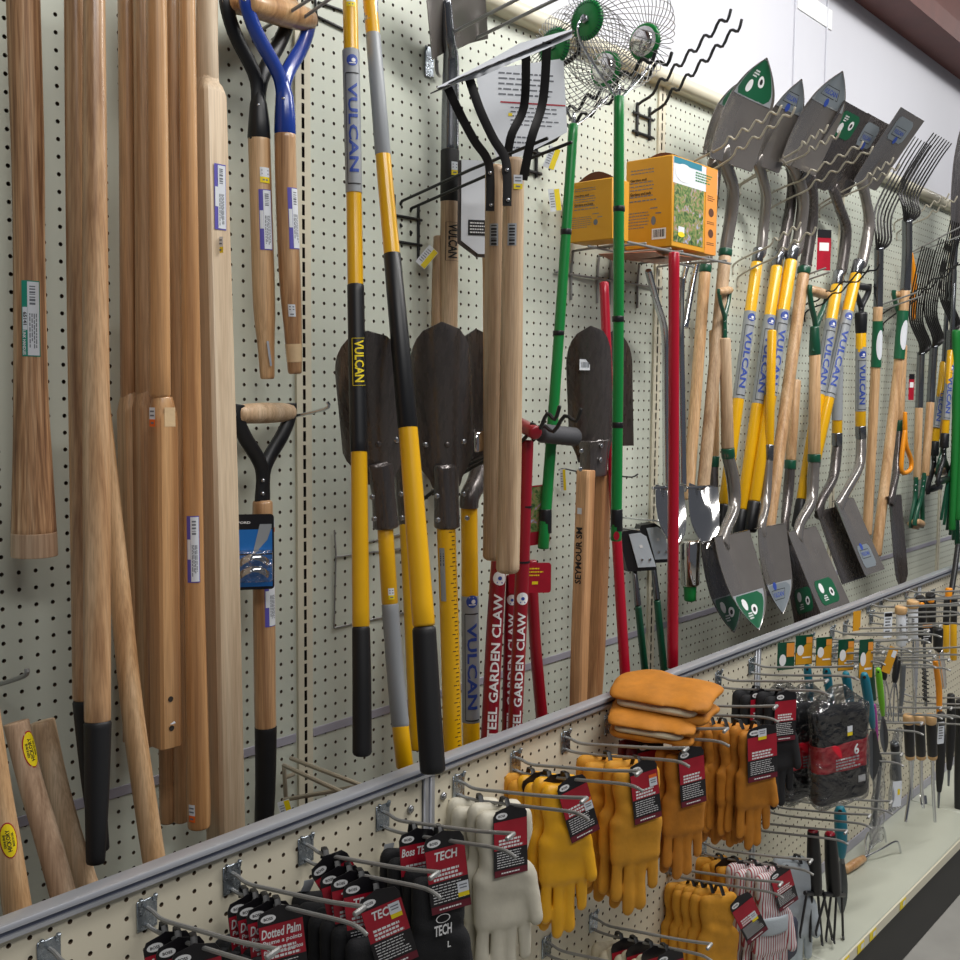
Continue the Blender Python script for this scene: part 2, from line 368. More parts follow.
M['fleece'] = mat('cream_fleece', (206, 196, 170), .9, bump=.6, bscale=350)
M['cred'] = mat('card_red', (168, 22, 44), .35, noise=.12, nscale=40)
M['bred'] = mat('bright_red_band', (214, 26, 48), .4)
M['cblk'] = mat('card_black', (26, 24, 28), .35)
M['cmar'] = mat('card_maroon', (104, 18, 38), .35)
M['plb'] = mat('black_handle_plastic', (26, 26, 28), .4)
M['tealp'] = mat('teal_plastic', (20, 124, 146), .4)
M['lime'] = mat('lime_plastic', (118, 196, 34), .4)
M['mag'] = mat('magenta_plastic', (176, 66, 150), .4)
M['gsteel'] = mat('grey_trowel_steel', (112, 116, 120), .35, metal=.5)
M['cork'] = mat('cork_tan', (206, 166, 116), .6, noise=.06, nscale=80)
M['bdk'] = mat('navy_bag', (52, 54, 70), .7, bump=.3, bscale=200)
def stripe_mat():
    m = mat('striped_canvas', (190, 196, 200), .85); nt = m.node_tree; b = nt.nodes['Principled BSDF']
    tc = nt.nodes.new('ShaderNodeTexCoord'); w = nt.nodes.new('ShaderNodeTexWave'); w.inputs['Scale'].default_value = 48; w.inputs['Distortion'].default_value = .0
    cr = nt.nodes.new('ShaderNodeValToRGB'); e = cr.color_ramp.elements; e[0].position = .62; e[0].color = lin((214, 212, 212)); e[1].position = .8; e[1].color = lin((168, 70, 78))
    nt.links.new(tc.outputs['Object'], w.inputs['Vector']); nt.links.new(w.outputs['Fac'], cr.inputs[0]); nt.links.new(cr.outputs[0], b.inputs['Base Color']); return m
M['stripe'] = stripe_mat()
def photo_mat():
    m = mat('garden_picture', (90, 120, 70), .4); nt = m.node_tree; b = nt.nodes['Principled BSDF']
    tc = nt.nodes.new('ShaderNodeTexCoord'); n = nt.nodes.new('ShaderNodeTexNoise'); n.inputs['Scale'].default_value = 60; n.inputs['Detail'].default_value = 6; n.inputs['Distortion'].default_value = 1.5
    cr = nt.nodes.new('ShaderNodeValToRGB'); e = cr.color_ramp.elements; e[0].position = .3; e[0].color = lin((40, 66, 34)); e[1].position = .75; e[1].color = lin((196, 200, 210))
    for p, c in ((.42, (74, 108, 52)), (.52, (128, 146, 84)), (.6, (170, 130, 96)), (.66, (150, 160, 186))): x = e.new(p); x.color = lin(c)
    nt.links.new(tc.outputs['Object'], n.inputs['Vector']); nt.links.new(n.outputs['Fac'], cr.inputs[0]); nt.links.new(cr.outputs[0], b.inputs['Base Color']); return m
M['photo'] = photo_mat()
def plastic_mat():
    m = bpy.data.materials.new('clear_plastic'); m.use_nodes = True; nt = m.node_tree; L = nt.links; out = nt.nodes['Material Output']; nt.nodes.remove(nt.nodes['Principled BSDF'])
    t = nt.nodes.new('ShaderNodeBsdfTransparent'); t.inputs[0].default_value = (.93, .94, .95, 1); g = nt.nodes.new('ShaderNodeBsdfGlossy'); g.inputs['Roughness'].default_value = .12
    lw = nt.nodes.new('ShaderNodeLayerWeight'); lw.inputs[0].default_value = .28; tc = nt.nodes.new('ShaderNodeTexCoord'); n = nt.nodes.new('ShaderNodeTexNoise'); n.inputs['Scale'].default_value = 34; n.inputs['Detail'].default_value = 3; n.inputs['Distortion'].default_value = 1.2
    bp = nt.nodes.new('ShaderNodeBump'); bp.inputs['Strength'].default_value = 1; bp.inputs['Distance'].default_value = .012; L.new(tc.outputs['Object'], n.inputs['Vector']); L.new(n.outputs['Fac'], bp.inputs['Height'])
    L.new(bp.outputs[0], g.inputs['Normal']); L.new(bp.outputs[0], lw.inputs['Normal']); mx = nt.nodes.new('ShaderNodeMixShader'); mr = nt.nodes.new('ShaderNodeMapRange'); mr.inputs[3].default_value = .10; mr.inputs[4].default_value = .8
    L.new(lw.outputs['Fresnel'], mr.inputs[0]); L.new(mr.outputs[0], mx.inputs[0]); L.new(t.outputs[0], mx.inputs[1]); L.new(g.outputs[0], mx.inputs[2]); L.new(mx.outputs[0], out.inputs[0]); return m
M['clear'] = plastic_mat()

# ------------------------------------------------------------------ the setting
def perforated(x0, x1, z0, z1, y, hole, th, pm='board'):
    p = .0254; nx = int(round((x1-x0)/p)); nzv = int(round((z1-z0)/p)); dx = (x1-x0)/nx; dz = (z1-z0)/nzv
    gx = x0+dx*np.arange(nx+1); gz = z0+dz*np.arange(nzv+1)
    G = np.stack(np.meshgrid(gx, gz, indexing='ij'), -1).reshape(-1, 2); G = np.column_stack([G[:, 0], np.full(len(G), y), G[:, 1]])
    cx, cz = np.meshgrid(gx[:-1]+dx/2, gz[:-1]+dz/2, indexing='ij'); cx = cx.ravel(); cz = cz.ravel(); n = len(cx)
    a = np.radians(np.arange(8)*45+45); r = hole/2       # ring: 0=NE,1=N,2=NW,3=W,4=SW,5=S,6=SE,7=E
    Rg = np.stack([cx[:, None]+r*np.cos(a), np.full((n, 8), y), cz[:, None]+r*np.sin(a)], -1).reshape(-1, 3); Rb = Rg.copy(); Rb[:, 1] += th
    b0 = len(G); b1 = b0+8*n; i, j = np.meshgrid(np.arange(nx), np.arange(nzv), indexing='ij'); i = i.ravel(); j = j.ravel()
    sw = i*(nzv+1)+j; nw = sw+1; se = sw+nzv+1; ne = se+1; k = np.arange(n)*8+b0; q = k+8*n
    pent = np.concatenate([np.stack(x, 1) for x in ((ne, nw, k+2, k+1, k), (nw, sw, k+4, k+3, k+2), (sw, se, k+6, k+5, k+4), (se, ne, k, k+7, k+6))])
    quad = np.concatenate([np.stack((k+m, k+(m+1) % 8, q+(m+1) % 8, q+m), 1) for m in range(8)])
    V = np.concatenate([G, Rg, Rb])
    me = bpy.data.meshes.new('pegboard_panel'); me.vertices.add(len(V)); me.vertices.foreach_set('co', V.ravel())
    lp = np.concatenate([pent.ravel(), quad.ravel()]); me.loops.add(len(lp)); me.loops.foreach_set('vertex_index', lp.astype(np.int32))
    st = np.concatenate([np.arange(len(pent))*5, len(pent)*5+np.arange(len(quad))*4]); me.polygons.add(len(st)); me.polygons.foreach_set('loop_start', st.astype(np.int32))
    me.update(calc_edges=True); me.materials.append(M[pm]); me.materials.append(M['creamd'])  # second slot darkens the hole walls, shade put into their colour
    me.polygons.foreach_set('use_smooth', np.zeros(len(st), bool)); mi = np.zeros(len(st), np.int32); mi[len(pent):] = 1; me.polygons.foreach_set('material_index', mi); return me
def struct(name, geo, m, label=None, parent=None, ang=38):
    me = geo if isinstance(geo, bpy.types.Mesh) else mesh(name, geo, m, ang)
    o = bpy.data.objects.new(name, me); COL.objects.link(o)
    if parent: o.parent = parent
    else: o['kind'] = 'structure'
    if label: o['label'] = label
    return o
ZT, ZR, ZD = 2.413, .987, .209
bk = bpy.data.objects.new('wall_pegboard_back', None); COL.objects.link(bk); tag(bk, 'tall cream pegboard wall behind the hanging long tools', kind='structure')
fr = bpy.data.objects.new('wall_pegboard_front', None); COL.objects.link(fr); tag(fr, 'low cream pegboard front carrying gloves and hand tools', kind='structure')
for k in range(-1, 4):
    x0 = AX+BAY*k+.015; x1 = x0+BAY-.03
    struct('pegboard_panel', perforated(x0, x1, .762+.0035, ZT, YW, .0066, .005), None, parent=bk)
    struct('shade_backing', cbox((x0-.015, YW+.02, .5), (x1+.015, YW+.028, ZT), 0), M['creamd'], parent=bk)  # added sheet, its dark brown stands for the shade behind the holes
    if k < 3:
        struct('pegboard_panel', perforated(x0, x1, ZD+.02, ZR-.02, YF, .0066, .005, 'boardf'), None, parent=fr)
        struct('shade_backing', cbox((x0-.015, YF+.02, ZD), (x1+.015, YF+.026, ZR-.01), 0), M['creamd'], parent=fr)  # same added sheet, brown in place of the dim open gap
def slotted(x, z0, z1, y, w, slot_w, slot_h):
    Vs = []; Fs = []; z = z0; p = .0254
    def q(a, b, c, d, yy=y): n = len(Vs); Vs.extend([(a, yy, c), (b, yy, c), (b, yy, d), (a, yy, d)]); Fs.append((n, n+1, n+2, n+3))
    q(x-w/2, x-slot_w/2, z0, z1); q(x+slot_w/2, x+w/2, z0, z1)
    while z < z1-p: q(x-slot_w/2, x+slot_w/2, z+slot_h, z+p); z += p
    for sx in (-1, 1):
        n = len(Vs); Vs.extend([(x+sx*w/2, y, z0), (x+sx*w/2, y, z1), (x+sx*w/2, y+.012, z1), (x+sx*w/2, y+.012, z0)]); Fs.append((n, n+1, n+2, n+3))
    return np.array(Vs), Fs
n_tr = 0
def trim(geo, m, label, ang=38):
    global n_tr; n_tr += 1
    return struct('trim_%d' % n_tr, geo, m, label, ang=ang)
UPL = ['left of the yellow digger handles', 'behind the red pole', 'behind the far garden forks', 'at the far right end']
for k in range(0, 4):
    x = AX+BAY*k
    u = trim(slotted(x, .70, ZT, YW-.006, .034, .0065, .019), M['cream'], 'cream slotted steel upright '+UPL[k], 0)
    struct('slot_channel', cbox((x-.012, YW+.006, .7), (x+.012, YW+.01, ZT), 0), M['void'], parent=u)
capp = [(YW-.02+.016*math.cos(a)-.0, ZT+.02+.02*math.sin(a)) for a in np.linspace(math.pi*1.5, math.pi*.5, 8)]+[(YW+.03, ZT+.04), (YW+.03, ZT)]
for k in range(-1, 4): trim(extrude_x(capp, AX+BAY*k+.001, AX+BAY*(k+1)-.001), M['cream'], ['cream capping along the top of the far left board', 'cream capping above the weed cutters', 'cream capping above the round shovels', 'cream capping above the forks', 'cream capping at the far right end'][k+1])
for k in range(-1, 4): trim(cbox((AX+BAY*k+.02, YW-.003, .955), (AX+BAY*(k+1)-.02, YW-.0005, .972), .001), M['strip'], ['grey price strip low on the board behind the wooden handles', 'grey price strip low on the board behind the red claws', 'grey price strip low on the board behind the shovel blades', 'grey price strip behind the garden forks', 'grey price strip at the far right end'][k+1])
# front rail: aluminium profile with a groove, one length per bay, and the joint strips
RP = [(YF+.012, ZR-.004), (YF+.012, ZR), (YF-.004, ZR), (YF-.0095, ZR-.0018), (YF-.0115, ZR-.005), (YF-.0115, ZR-.0085), (YF-.006, ZR-.009), (YF-.006, ZR-.0155), (YF-.0095, ZR-.016), (YF-.0095, ZR-.021), (YF, ZR-.0215), (YF+.004, ZR-.016)]
RL = ['aluminium top rail of the near glove board', 'aluminium top rail above the yellow gloves', 'aluminium top rail below the shovel blades', 'aluminium top rail at the far end']
for k in range(-1, 3):
    r = trim(extrude_x(RP, AX+BAY*k+.0008, AX+BAY*(k+1)-.0008), M['alu'], RL[k+1])
    struct('groove', cbox((AX+BAY*k+.001, YF-.0066, ZR-.0152), (AX+BAY*(k+1)-.001, YF-.0058, ZR-.0093), 0), M['alud'], parent=r)
for k in range(0, 4):
    x = AX+BAY*k
    trim(merge(cbox((x-.0135, YF-.005, ZD), (x-.002, YF+.006, ZR-.022), .002), cbox((x+.002, YF-.005, ZD), (x+.0135, YF+.006, ZR-.022), .002), cbox((x-.012, YF-.001, ZD), (x+.012, YF+.006, ZR-.022), 0)), M['alu'], ['aluminium joint strip beside the white leather gloves', 'aluminium joint strip behind the bagged gloves', 'aluminium joint strip behind the pruning saws', 'aluminium joint strip at the far end'][k])
# inside floor of the gap, base deck, kick, floor
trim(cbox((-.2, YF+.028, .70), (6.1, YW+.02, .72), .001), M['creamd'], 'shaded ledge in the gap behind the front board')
YD = .958
for k in range(-1, 4):
    d = trim(cbox((AX+BAY*k+.001, YD, ZD-.03), (AX+BAY*(k+1)-.001, YF+.02, ZD), .003), M['deck'], ['cream base shelf under the near gloves', 'cream base shelf under the yellow gloves', 'cream base shelf under the black hand forks', 'cream base shelf under the hand tools', 'cream base shelf at the far end'][k+1])
    struct('price_rail', cbox((AX+BAY*k+.002, YD-.006, ZD-.03), (AX+BAY*(k+1)-.002, YD-.0005, ZD-.002), .001), M['cream'], parent=d)
    if k < 3: struct('label_strip', cbox((AX+BAY*k+.02, YF-.004, ZD+.001), (AX+BAY*(k+1)-.02, YF-.001, ZD+.032), .001), M['strip'], parent=d)
    struct('kick_plate', cbox((AX+BAY*k+.001, YD+.006, .003), (AX+BAY*(k+1)-.001, YD+.02, ZD-.031), 0), M['black'], parent=d)
struct('floor', (np.array([(-3, -3.5, 0), (9, -3.5, 0), (9, YW+.06, 0), (-3, YW+.06, 0)]), [(0, 1, 2, 3)]), M['floor'], 'grey concrete shop floor')
wb = struct('wall_back', cbox((-3, YW+.06, 0), (9, YW+.12, 3.6), 0), M['wallw'], 'white sheeted wall above the pegboard')
for px in (794, 826): x = P(px, 30, -.06)[0]; struct('sheet_seam', cbox((x-.004, YW+.054, 2.3), (x+.004, YW+.0605, 3.3), .001), M['wallw'], parent=wb)
a = P(797, 6, -.06); b = P(831, 22, -.06); struct('tape_patch', cbox((a[0], YW+.056, b[2]-.03), (b[0], YW+.0605, a[2]+.06), .001), M['patch'], parent=wb)
zb = P(868, 0, -.02)[2]
bm_ = trim(extrude_x([(YW+.06, zb), (YW-.10, zb-.005), (YW-.11, zb+.06), (YW-.085, zb+.075), (YW-.085, zb+.24), (YW-.11, zb+.25), (YW-.11, zb+.27), (YW+.06, zb+.27)], -3, 9), M['beam'], 'dark red steel eave beam at the top of the wall')
struct('ceiling', cbox((-3, 1.1, zb+.36), (9, YW+.06, zb+.38), 0), M['ceil'], 'grey corrugated ceiling sheet above the beam')
# ------------------------------------------------------------------ long-tool builders
def rp(l):                                    # [(px,py,off,width_px)] -> points, radii
    pts = [P(a, b, c) for a, b, c, w in l]; return pts, [w/2*mpp(p) for p, (a, b, c, w) in zip(pts, l)]
def cut(l, n=6):                              # resample softly so swelling handles stay round
    pts, r = rp(l)
    if len(pts) < 3: return pts, r
    q = smooth_path([np.append(p, x) for p, x in zip(pts, r)], n); return [v[:3] for v in q], [v[3] for v in q]
def rod(th, name, l, m, n=14, sub=None, rnd=.3, sq=0, label=None, soft=True, ref=(1, 0, 0), tw=0.0):
    pts, r = cut(l) if soft else rp(l)
    o_ = np.argsort([p[2] for p in pts]); Q = np.array(pts)[o_]; th.rods.append((Q[:, 2], Q[:, 0], Q[:, 1], np.array(r)[o_]))
    return th.part(name, tube(pts, r, n, rnd=rnd, sq=sq, ref=ref, tw=tw), m, sub=sub, label=label)
def base_of(l): q = P(*l[-1][:3]); return q
def rodlabel(th, x0, y0, x1, y1, off, r, m_edge=None, kind='upc', ang=20, half=None, sub=None, edge='purp', seed=1, lift=.0):
    A, B = P(x0, y0, off), P(x1, y1, off); L = np.linalg.norm(B-A); d = tocam((A+B)/2, ang); h = half or r*.62
    mp = pathmap(th, A, B, d, r); g = lambda w, hh, cx, cy, ny=6: rect(w, hh, cx, cy, 1, ny)
    s = decal(th, 'sticker', g(L, 2*h, L/2, 0), mp, M[edge], .0004, sub)
    decal(th, 'label_paper', merge2(g(L*.97, 1.25*h, L/2, .25*h), g(L*.3, .5*h, L*.5, -.65*h, 2)), mp, M['paper'], .0008, s)
    decal(th, 'barcode', bars(L*.22, .6*h, 9, L*.18, .15*h, seed), mp, M['inkg'], .0011, s, curved=h)
    decal(th, 'fine_print', lines(L*.5, .9*h, 4, L*.68, .2*h, .5, seed), mp, M['inkg'], .0011, s, curved=h)
    return s, mp, L, h
def price(th, x, y, off, w, h, r=0, ang=15, col='yst', sub=None, flat=None, tilt=0):
    c = P(x, y, off); k = mpp(c); w *= k; h *= k
    if r: A = P(x, y-1, off); B = P(x, y+1, off); a = nz(B-A); mp0 = pathmap(th, c-a*h/2, c+a*h/2, tocam(c, ang), r); mp = lambda X, Y, l: mp0(X+h/2, Y, l)
    else:
        d = tocam(c, ang); t = math.radians(tilt); R0 = np.cross([0, 0, 1], d); U = np.array([0, 0, 1.0])
        mp1 = flatmap(c, R0*math.cos(t)+U*math.sin(t), U*math.cos(t)-R0*math.sin(t)); mp = lambda X, Y, l: mp1(Y, -X, l)
    s = decal(th, 'price_sticker', rect(h*.62, w, -h*.19, 0, 1, 4), mp, M['paper'], .0006, sub)
    decal(th, 'price_band', rect(h*.38, w, h*.31, 0, 1, 4), mp, M[col], .0006, s)
    decal(th, 'price_print', merge2(rect(h*.08, w*.7, -h*.3, 0), rect(h*.08, w*.7, -h*.08, 0), rect(h*.1, w*.5, h*.31, 0)), mp, M['inkg'], .001, s)
    return s
def vulcan(th, x0, y0, x1, y1, off, r, ang=12, col='navy', sub=None, box=True, roundel=True, bg=None):
    A, B = P(x0, y0, off), P(x1, y1, off); L = np.linalg.norm(B-A); mp = pathmap(th, A, B, tocam((A+B)/2, ang), r); r = mp.cen((A+B)/2)[1]; h = r*.85
    def c(nm, g, m, l=.0006): decal(th, nm, slice2(g, ys=np.linspace(-h*1.1, h*1.1, 8)), mp, m, l, sub)
    s0 = L*.17 if roundel else L*.04
    if roundel:
        c('roundel', disc(h*.8, L*.075, .1*h), M['navy']); c('roundel_mark', merge2(disc(h*.28, L*.075, .25*h, n=10), rect(h*.12, h*.9, L*.075+h*.4, .1*h)), M['white'], .0009)
    c('lettering', txt('VULCAN', L*.66 if roundel else L*.84, h*1.3, s0+L*.4 if roundel else L*.5, .05*h), M[col], .0008)
    if box:
        e0, e1 = s0, L*.985; t = L*.008; c('rule', merge2(rect(t, 1.9*h, e0, .05*h), rect(t, 1.9*h, e1, .05*h), rect(e1-e0, h*.08, (e0+e1)/2, -.9*h)), M['ink'] if col == 'navy' else M[col], .0008)
def handle(name, label, cat, segs, group=None, n=14, sq=0):
    th = T(name, label, cat, base_of(segs[-1][2]), group); th.p = {}
    for s in segs: th.p[s[0]] = rod(th, s[0], s[2], M[s[1]], n=n, sq=sq, **(s[3] if len(s) > 3 else {}))
    return th
def wires(th, name, lists, r, m, k=5, sub=None, n=8):
    for l in lists: th.part(name, tube(smooth_path(l, k), r, n, rnd=.4), m, sub=sub)
def hexbolt(c, d, r, h=.004):
    d = nz(d); return tube([np.asarray(c)-d*.001, np.asarray(c)+d*h], r, 6, rnd=.25)
def rivet(c, d, r): d = nz(d); return tube([np.asarray(c)-d*.001, np.asarray(c)+d*r*.4, np.asarray(c)+d*r*.75], [r, r*.85, r*.35], 10, rnd=0)

# ------------------------------------------------------------------ left bay: loose wooden handles
G1 = 'loose wooden tool handles on the left board'
t = handle('sledge_handle', 'rough oval hickory sledge handle with green and white label, leftmost on the board', 'tool handle',
    [('shaft', 'hickr', [(22, -40, .06, 32), (25, 60, .06, 32), (28, 160, .06, 31), (29, 240, .06, 30), (30, 320, .06, 31), (31, 400, .06, 33), (32.5, 460, .06, 37), (34, 535, .06, 43)]),
     ('sawn_end', 'rawend', [(34, 532, .06, 43.3), (34.3, 545, .06, 43.8), (34.5, 556, .06, 44)], {'rnd': .05})], G1, 18)
s, mp, L, h = rodlabel(t, 30, 282, 31, 357, .06, 15.8*mpp(P(31, 320, .06)), ang=4, edge='teal', seed=3, half=.012)
decal(t, 'label_text', merge2(txt('LINK HANDLES', L*.32, .004, L*.82, -.0088), txt('65141', L*.17, .0045, L*.5, -.0075)), mp, M['white'], .0011, s)
decal(t, 'label_number', txt('65141', L*.17, .0045, L*.5, -.0075), mp, M['ink'], .0013, s)
for nm, lab, w1, b1 in (('grip_handle', 'long wooden handle with black sleeve, half hidden behind its twin', [(75, -40, .11, 22), (79, 240, .12, 25), (83, 480, .14, 26), (86, 701, .16, 26)], [(86, 698, .16, 27), (93, 780, .17, 23), (101, 851, .18, 17)]),
                        ('grip_handle', 'long wooden handle ending in a black rubber sleeve, front one of the pair', [(94, -40, .16, 21), (95, 240, .18, 25), (96.5, 480, .20, 27), (97.5, 723, .22, 26)], [(97.7, 720, .22, 27), (97, 790, .23, 24), (95.5, 864, .24, 18.5)])):
    t = handle(nm, lab, 'tool handle', [('shaft', 'hick', w1), ('sleeve', 'grip', b1)], G1)
c = P(91, 667, .20); decal(t, 'knot', merge2(disc(.002, 0, 0, .010), disc(.0022, .0012, -.016, .007)), lambda x, y, l: rodmap(P(96, 640, .2), P(97, 700, .21), 13.3*mpp(c), tocam(c, -18))(.035+y, x, l), M['hickr'], .0004)
t = handle('round_handle', 'plain pale wooden handle leaning across the board beside the black sleeve', 'tool handle', [('shaft', 'ash', [(101, 400, .10, 17), (117, 560, .12, 20), (131, 700, .15, 22), (145, 800, .17, 22.5), (161, 905, .19, 23)])], G1)
def barrow(lab, rnd_l, sq_l, shade, grp=G1):
    t = T('barrow_handle', lab, 'tool handle', P(*sq_l[-1][:3]), grp)
    pts, r = rp(rnd_l); t.part('round_grip', tube(smooth_path(pts, 4), np.interp(np.linspace(0, 1, 4*(len(pts)-1)+1), np.linspace(0, 1, len(r)), r), 16), M[shade])
    p2, r2 = rp(sq_l); q = nz(p2[0]-p2[1])
    pp = [p2[0]+q*.034, p2[0]+q*.022, p2[0]+q*.010]+p2; rr = [r[-1]*.97, r[-1]*1.05, (r[-1]+r2[0])*.52]+r2
    t.part('square_shank', tube(pp, rr, 24, sq=[2, 2.4, 4, 9]+[18]*(len(pp)-4), rnd=.12), M[shade]); return t, p2, r2
barrow('varnished barrow handle with square shank, hindmost on the left of three', [(126, -40, .05, 17), (128, 200, .05, 17), (129, 400, .05, 17)], [(130, 412, .05, 20), (133, 560, .05, 20), (136, 742, .05, 20)], 'hick')
barrow('varnished barrow handle with square shank, middle one of three', [(141, -40, .075, 17), (143, 200, .075, 17), (144, 396, .075, 17)], [(145, 410, .075, 21), (147, 560, .075, 21), (150, 744, .075, 21)], 'hick')
t, p2, r2 = barrow('varnished barrow handle with two bolt holes in its square shank, front of three', [(156, -40, .14, 20), (158.5, 200, .14, 20.5), (160, 398, .14, 21)], [(162.5, 420, .14, 23.5), (164, 560, .14, 23.5), (166, 746, .14, 23.5)], 'oak')
for (px, py) in ((170.5, 699), (171.5, 728)): c = P(px, py, .14+r2[1]*1.0); t.part('bolt_hole', tube([c+[0, .02, 0], c+[0, -.0012, 0]], .0042, 12, rnd=0), M['void'])
c = P(172, 726, .165); t.part('paper_scrap', prism([(-.004, .0), (.003, .003), (.005, 0), (0, -.001)], c+[0, -.002, .004], (1, 0, 0), (0, 0, 1), .0005), M['paper'])
price(t, 152.5, 417, .153, 7, 19, 0, -40, 'ost')
g = slice2(rect(.02, .03), ys=(0,)); t.part('clear_tape', prism([(-.009, -.014), (.009, -.014), (.009, .014), (-.009, .014)], P(170, 417, .14+r2[0]*1.02), (1, 0, 0), (0, 0, 1), .0004), M['tape'])
handle('round_handle', 'varnished round handle mostly hidden behind the square barrow shanks', 'tool handle', [('shaft', 'hick', [(163, 300, .045, 15), (165, 600, .045, 15), (167, 823, .045, 15)])], G1)
handle('round_handle', 'dark varnished round handle standing between the barrow shanks and labelled handle', 'tool handle', [('shaft', 'hick', [(172, -40, .06, 15), (176, 400, .06, 15), (181, 822, .06, 15)])], G1)
t = handle('round_handle', 'varnished round handle with purple and white label and rounded butt', 'tool handle', [('shaft', 'oak', [(187, -40, .13, 15.5), (189, 200, .13, 17.5), (191, 360, .13, 19), (194, 560, .13, 20), (197, 720, .13, 22), (198.5, 800, .13, 23.5), (199, 827, .13, 22)], {'rnd': .6})], G1)
rodlabel(t, 193.3, 515, 194.2, 581, .13, 10*mpp(P(194, 548, .13)), ang=-3, seed=5)
price(t, 191.5, 812, .13, 7, 18, 11.5*mpp(P(198, 810, .13)), -35, 'ost')
# pale post with round top and square body
t = T('square_post', 'tall pale square wooden post with rounded neck and purple label', 'wooden post', P(222, 832, .12), None)
p1, r1 = rp([(207, -40, .10, 21.5), (207, 40, .10, 21.5), (207.5, 84, .10, 22.5)]); p2, r2 = rp([(209.5, 97, .11, 26.5), (213, 240, .11, 27), (219.5, 480, .115, 28.5), (226, 840, .12, 30)])
t.part('neck', tube(p1, r1, 18), M['pine']); t.part('body', tube([p1[-1]+[0, 0, .012], p1[-1], p1[-1]*.5+p2[0]*.5]+p2, [r1[-1]*.97, r1[-1]*1.01, r1[-1]*.5+r2[0]*.5]+r2, 24, sq=[2, 2.3, 5]+[24]*len(p2), rnd=.06), M['pine'])
yo = .11+r2[0]*1.0
A = P(218.5, 164, yo); B = P(221, 230, yo); mp = flatmap((A+B)/2+[0, -.001, 0], (0, 0, -1), (1, 0, 0)); L = np.linalg.norm(B-A); h = .0105
s = decal(t, 'sticker', rect(L, 2*h), mp, M['purp'], .0004); decal(t, 'label_paper', merge2(rect(L*.96, 1.3*h, 0, .25*h), rect(L*.3, .5*h, 0, -.65*h)), mp, M['paper'], .0008, s)
decal(t, 'barcode', bars(L*.22, .6*h, 9, -L*.32, .15*h, 4), mp, M['inkg'], .0011, s); decal(t, 'fine_print', lines(L*.5, .9*h, 4, L*.2, .2*h, .5, 4), mp, M['inkg'], .0011, s)
price(t, 220, 245, yo+.001, 9, 16, 0, -44)
# three short hickory handles leaning at the bottom left
def oval(t, x, y, off, r, ang, ry=9):
    A = P(x-1, y-10, off); B = P(x+2, y+10, off); k = mpp(A); L = np.linalg.norm(B-A); mp0 = pathmap(t, A, B, tocam(A, ang), r); mp = lambda X, Y, l: mp0(L/2+X, Y, l)
    s = decal(t, 'oval_label', slice2(disc(18*k, 0, 0, 8.5*k), ys=np.linspace(-.01, .01, 7)), mp, M['cred'], .0004)
    decal(t, 'label_field', slice2(disc(16.8*k, 0, 0, 7.4*k), ys=np.linspace(-.01, .01, 7)), mp, M['yst'], .0008, s)
    mpr = lambda X, Y, l: mp(-X, -Y, l); decal(t, 'label_text', merge2(txt('HICKORY', 22*k, 4*k, 0, .3*k), txt('GENUINE', 14*k, 2.2*k, 0, 4*k), txt('MADE IN USA', 14*k, 2*k, 0, -3.8*k)), mpr, M['ink'], .0011, s, curved=.01)
t = handle('hammer_handle', 'short hickory handle with yellow oval label in the lower left corner', 'tool handle', [('shaft', 'ash', [(-16, 690, .20, 24), (-2, 790, .215, 26), (8, 850, .225, 27), (24, 950, .24, 28)])], G1); oval(t, 6, 836, .225, 13.5*mpp(P(6, 836, .225)), 12)
t = handle('hammer_handle', 'short grey-tan hickory handle with flat sawn top, middle of the leaning three', 'tool handle', [('shaft', 'rawend', [(16, 722, .16, 25), (30, 780, .18, 24), (48, 840, .20, 25), (70, 920, .22, 25)], {'rnd': .12})], G1); oval(t, 24, 746, .165, 12.3*mpp(P(24, 746, .165)), 42)
t = handle('hammer_handle', 'short pinkish hickory handle with flat sawn top, right of the leaning three', 'tool handle', [('shaft', 'ashw', [(42, 721, .11, 25), (56, 780, .13, 22), (74, 845, .15, 22), (97, 915, .17, 23)], {'rnd': .12})], G1)
# D-grip handles
def dgrip(t, L0, R0, S, m, wpx, bar_m, bar_w, sock=None, drop=.5):
    L0, R0, S = P(*L0), P(*R0), P(*S); k = mpp(S); r = wpx/2*k
    up = nz((L0+R0)/2-S); side = R0-L0
    for E0, sg in ((L0, -1), (R0, 1)):
        j = S+up*np.linalg.norm((L0+R0)/2-S)*.38; mid = E0*.58+j*.42+side*sg*.075
        pth = smooth_path([E0+up*r*1.2, E0-up*r*.6, mid, j+side*sg*.035, S+side*sg*.018, S-up*.02+side*sg*.018], 5)
        t.part('yoke_arm', tube(pth, [r*1.0]*len(pth), 12, asp=(1, .72)), m)
        c = E0; d = nz(side)*sg; t.part('rivet', rivet(c+d*r*.7, d, r*.45), M['bolt'])
    for dz in (0, .022):
        c = S+up*(.012+dz)+tocam(S)*r*1.0; t.part('rivet', rivet(c, tocam(S), r*.3), M['bolt'])
    d = nz(R0-L0); t.part('hand_bar', tube([L0-d*.004, L0+(R0-L0)*.2, (L0+R0)/2, L0+(R0-L0)*.8, R0+d*.004], [bar_w/2*k*.85, bar_w/2*k, bar_w/2*k*1.06, bar_w/2*k, bar_w/2*k*.85], 14, ref=(0, 0, 1)), bar_m)
    if sock: p, rr = rp(sock); t.part('yoke_socket', tube(p, rr, 14), m)
GD = 'wooden D-grip replacement handles'
t = handle('d_grip_handle', 'wooden handle with black steel D-grip, left of the blue one', 'tool handle', [('shaft', 'ash', [(259, 136, .075, 22), (261, 200, .075, 22), (264, 300, .075, 22), (266, 345, .075, 17), (267.5, 379, .075, 14)])], GD)
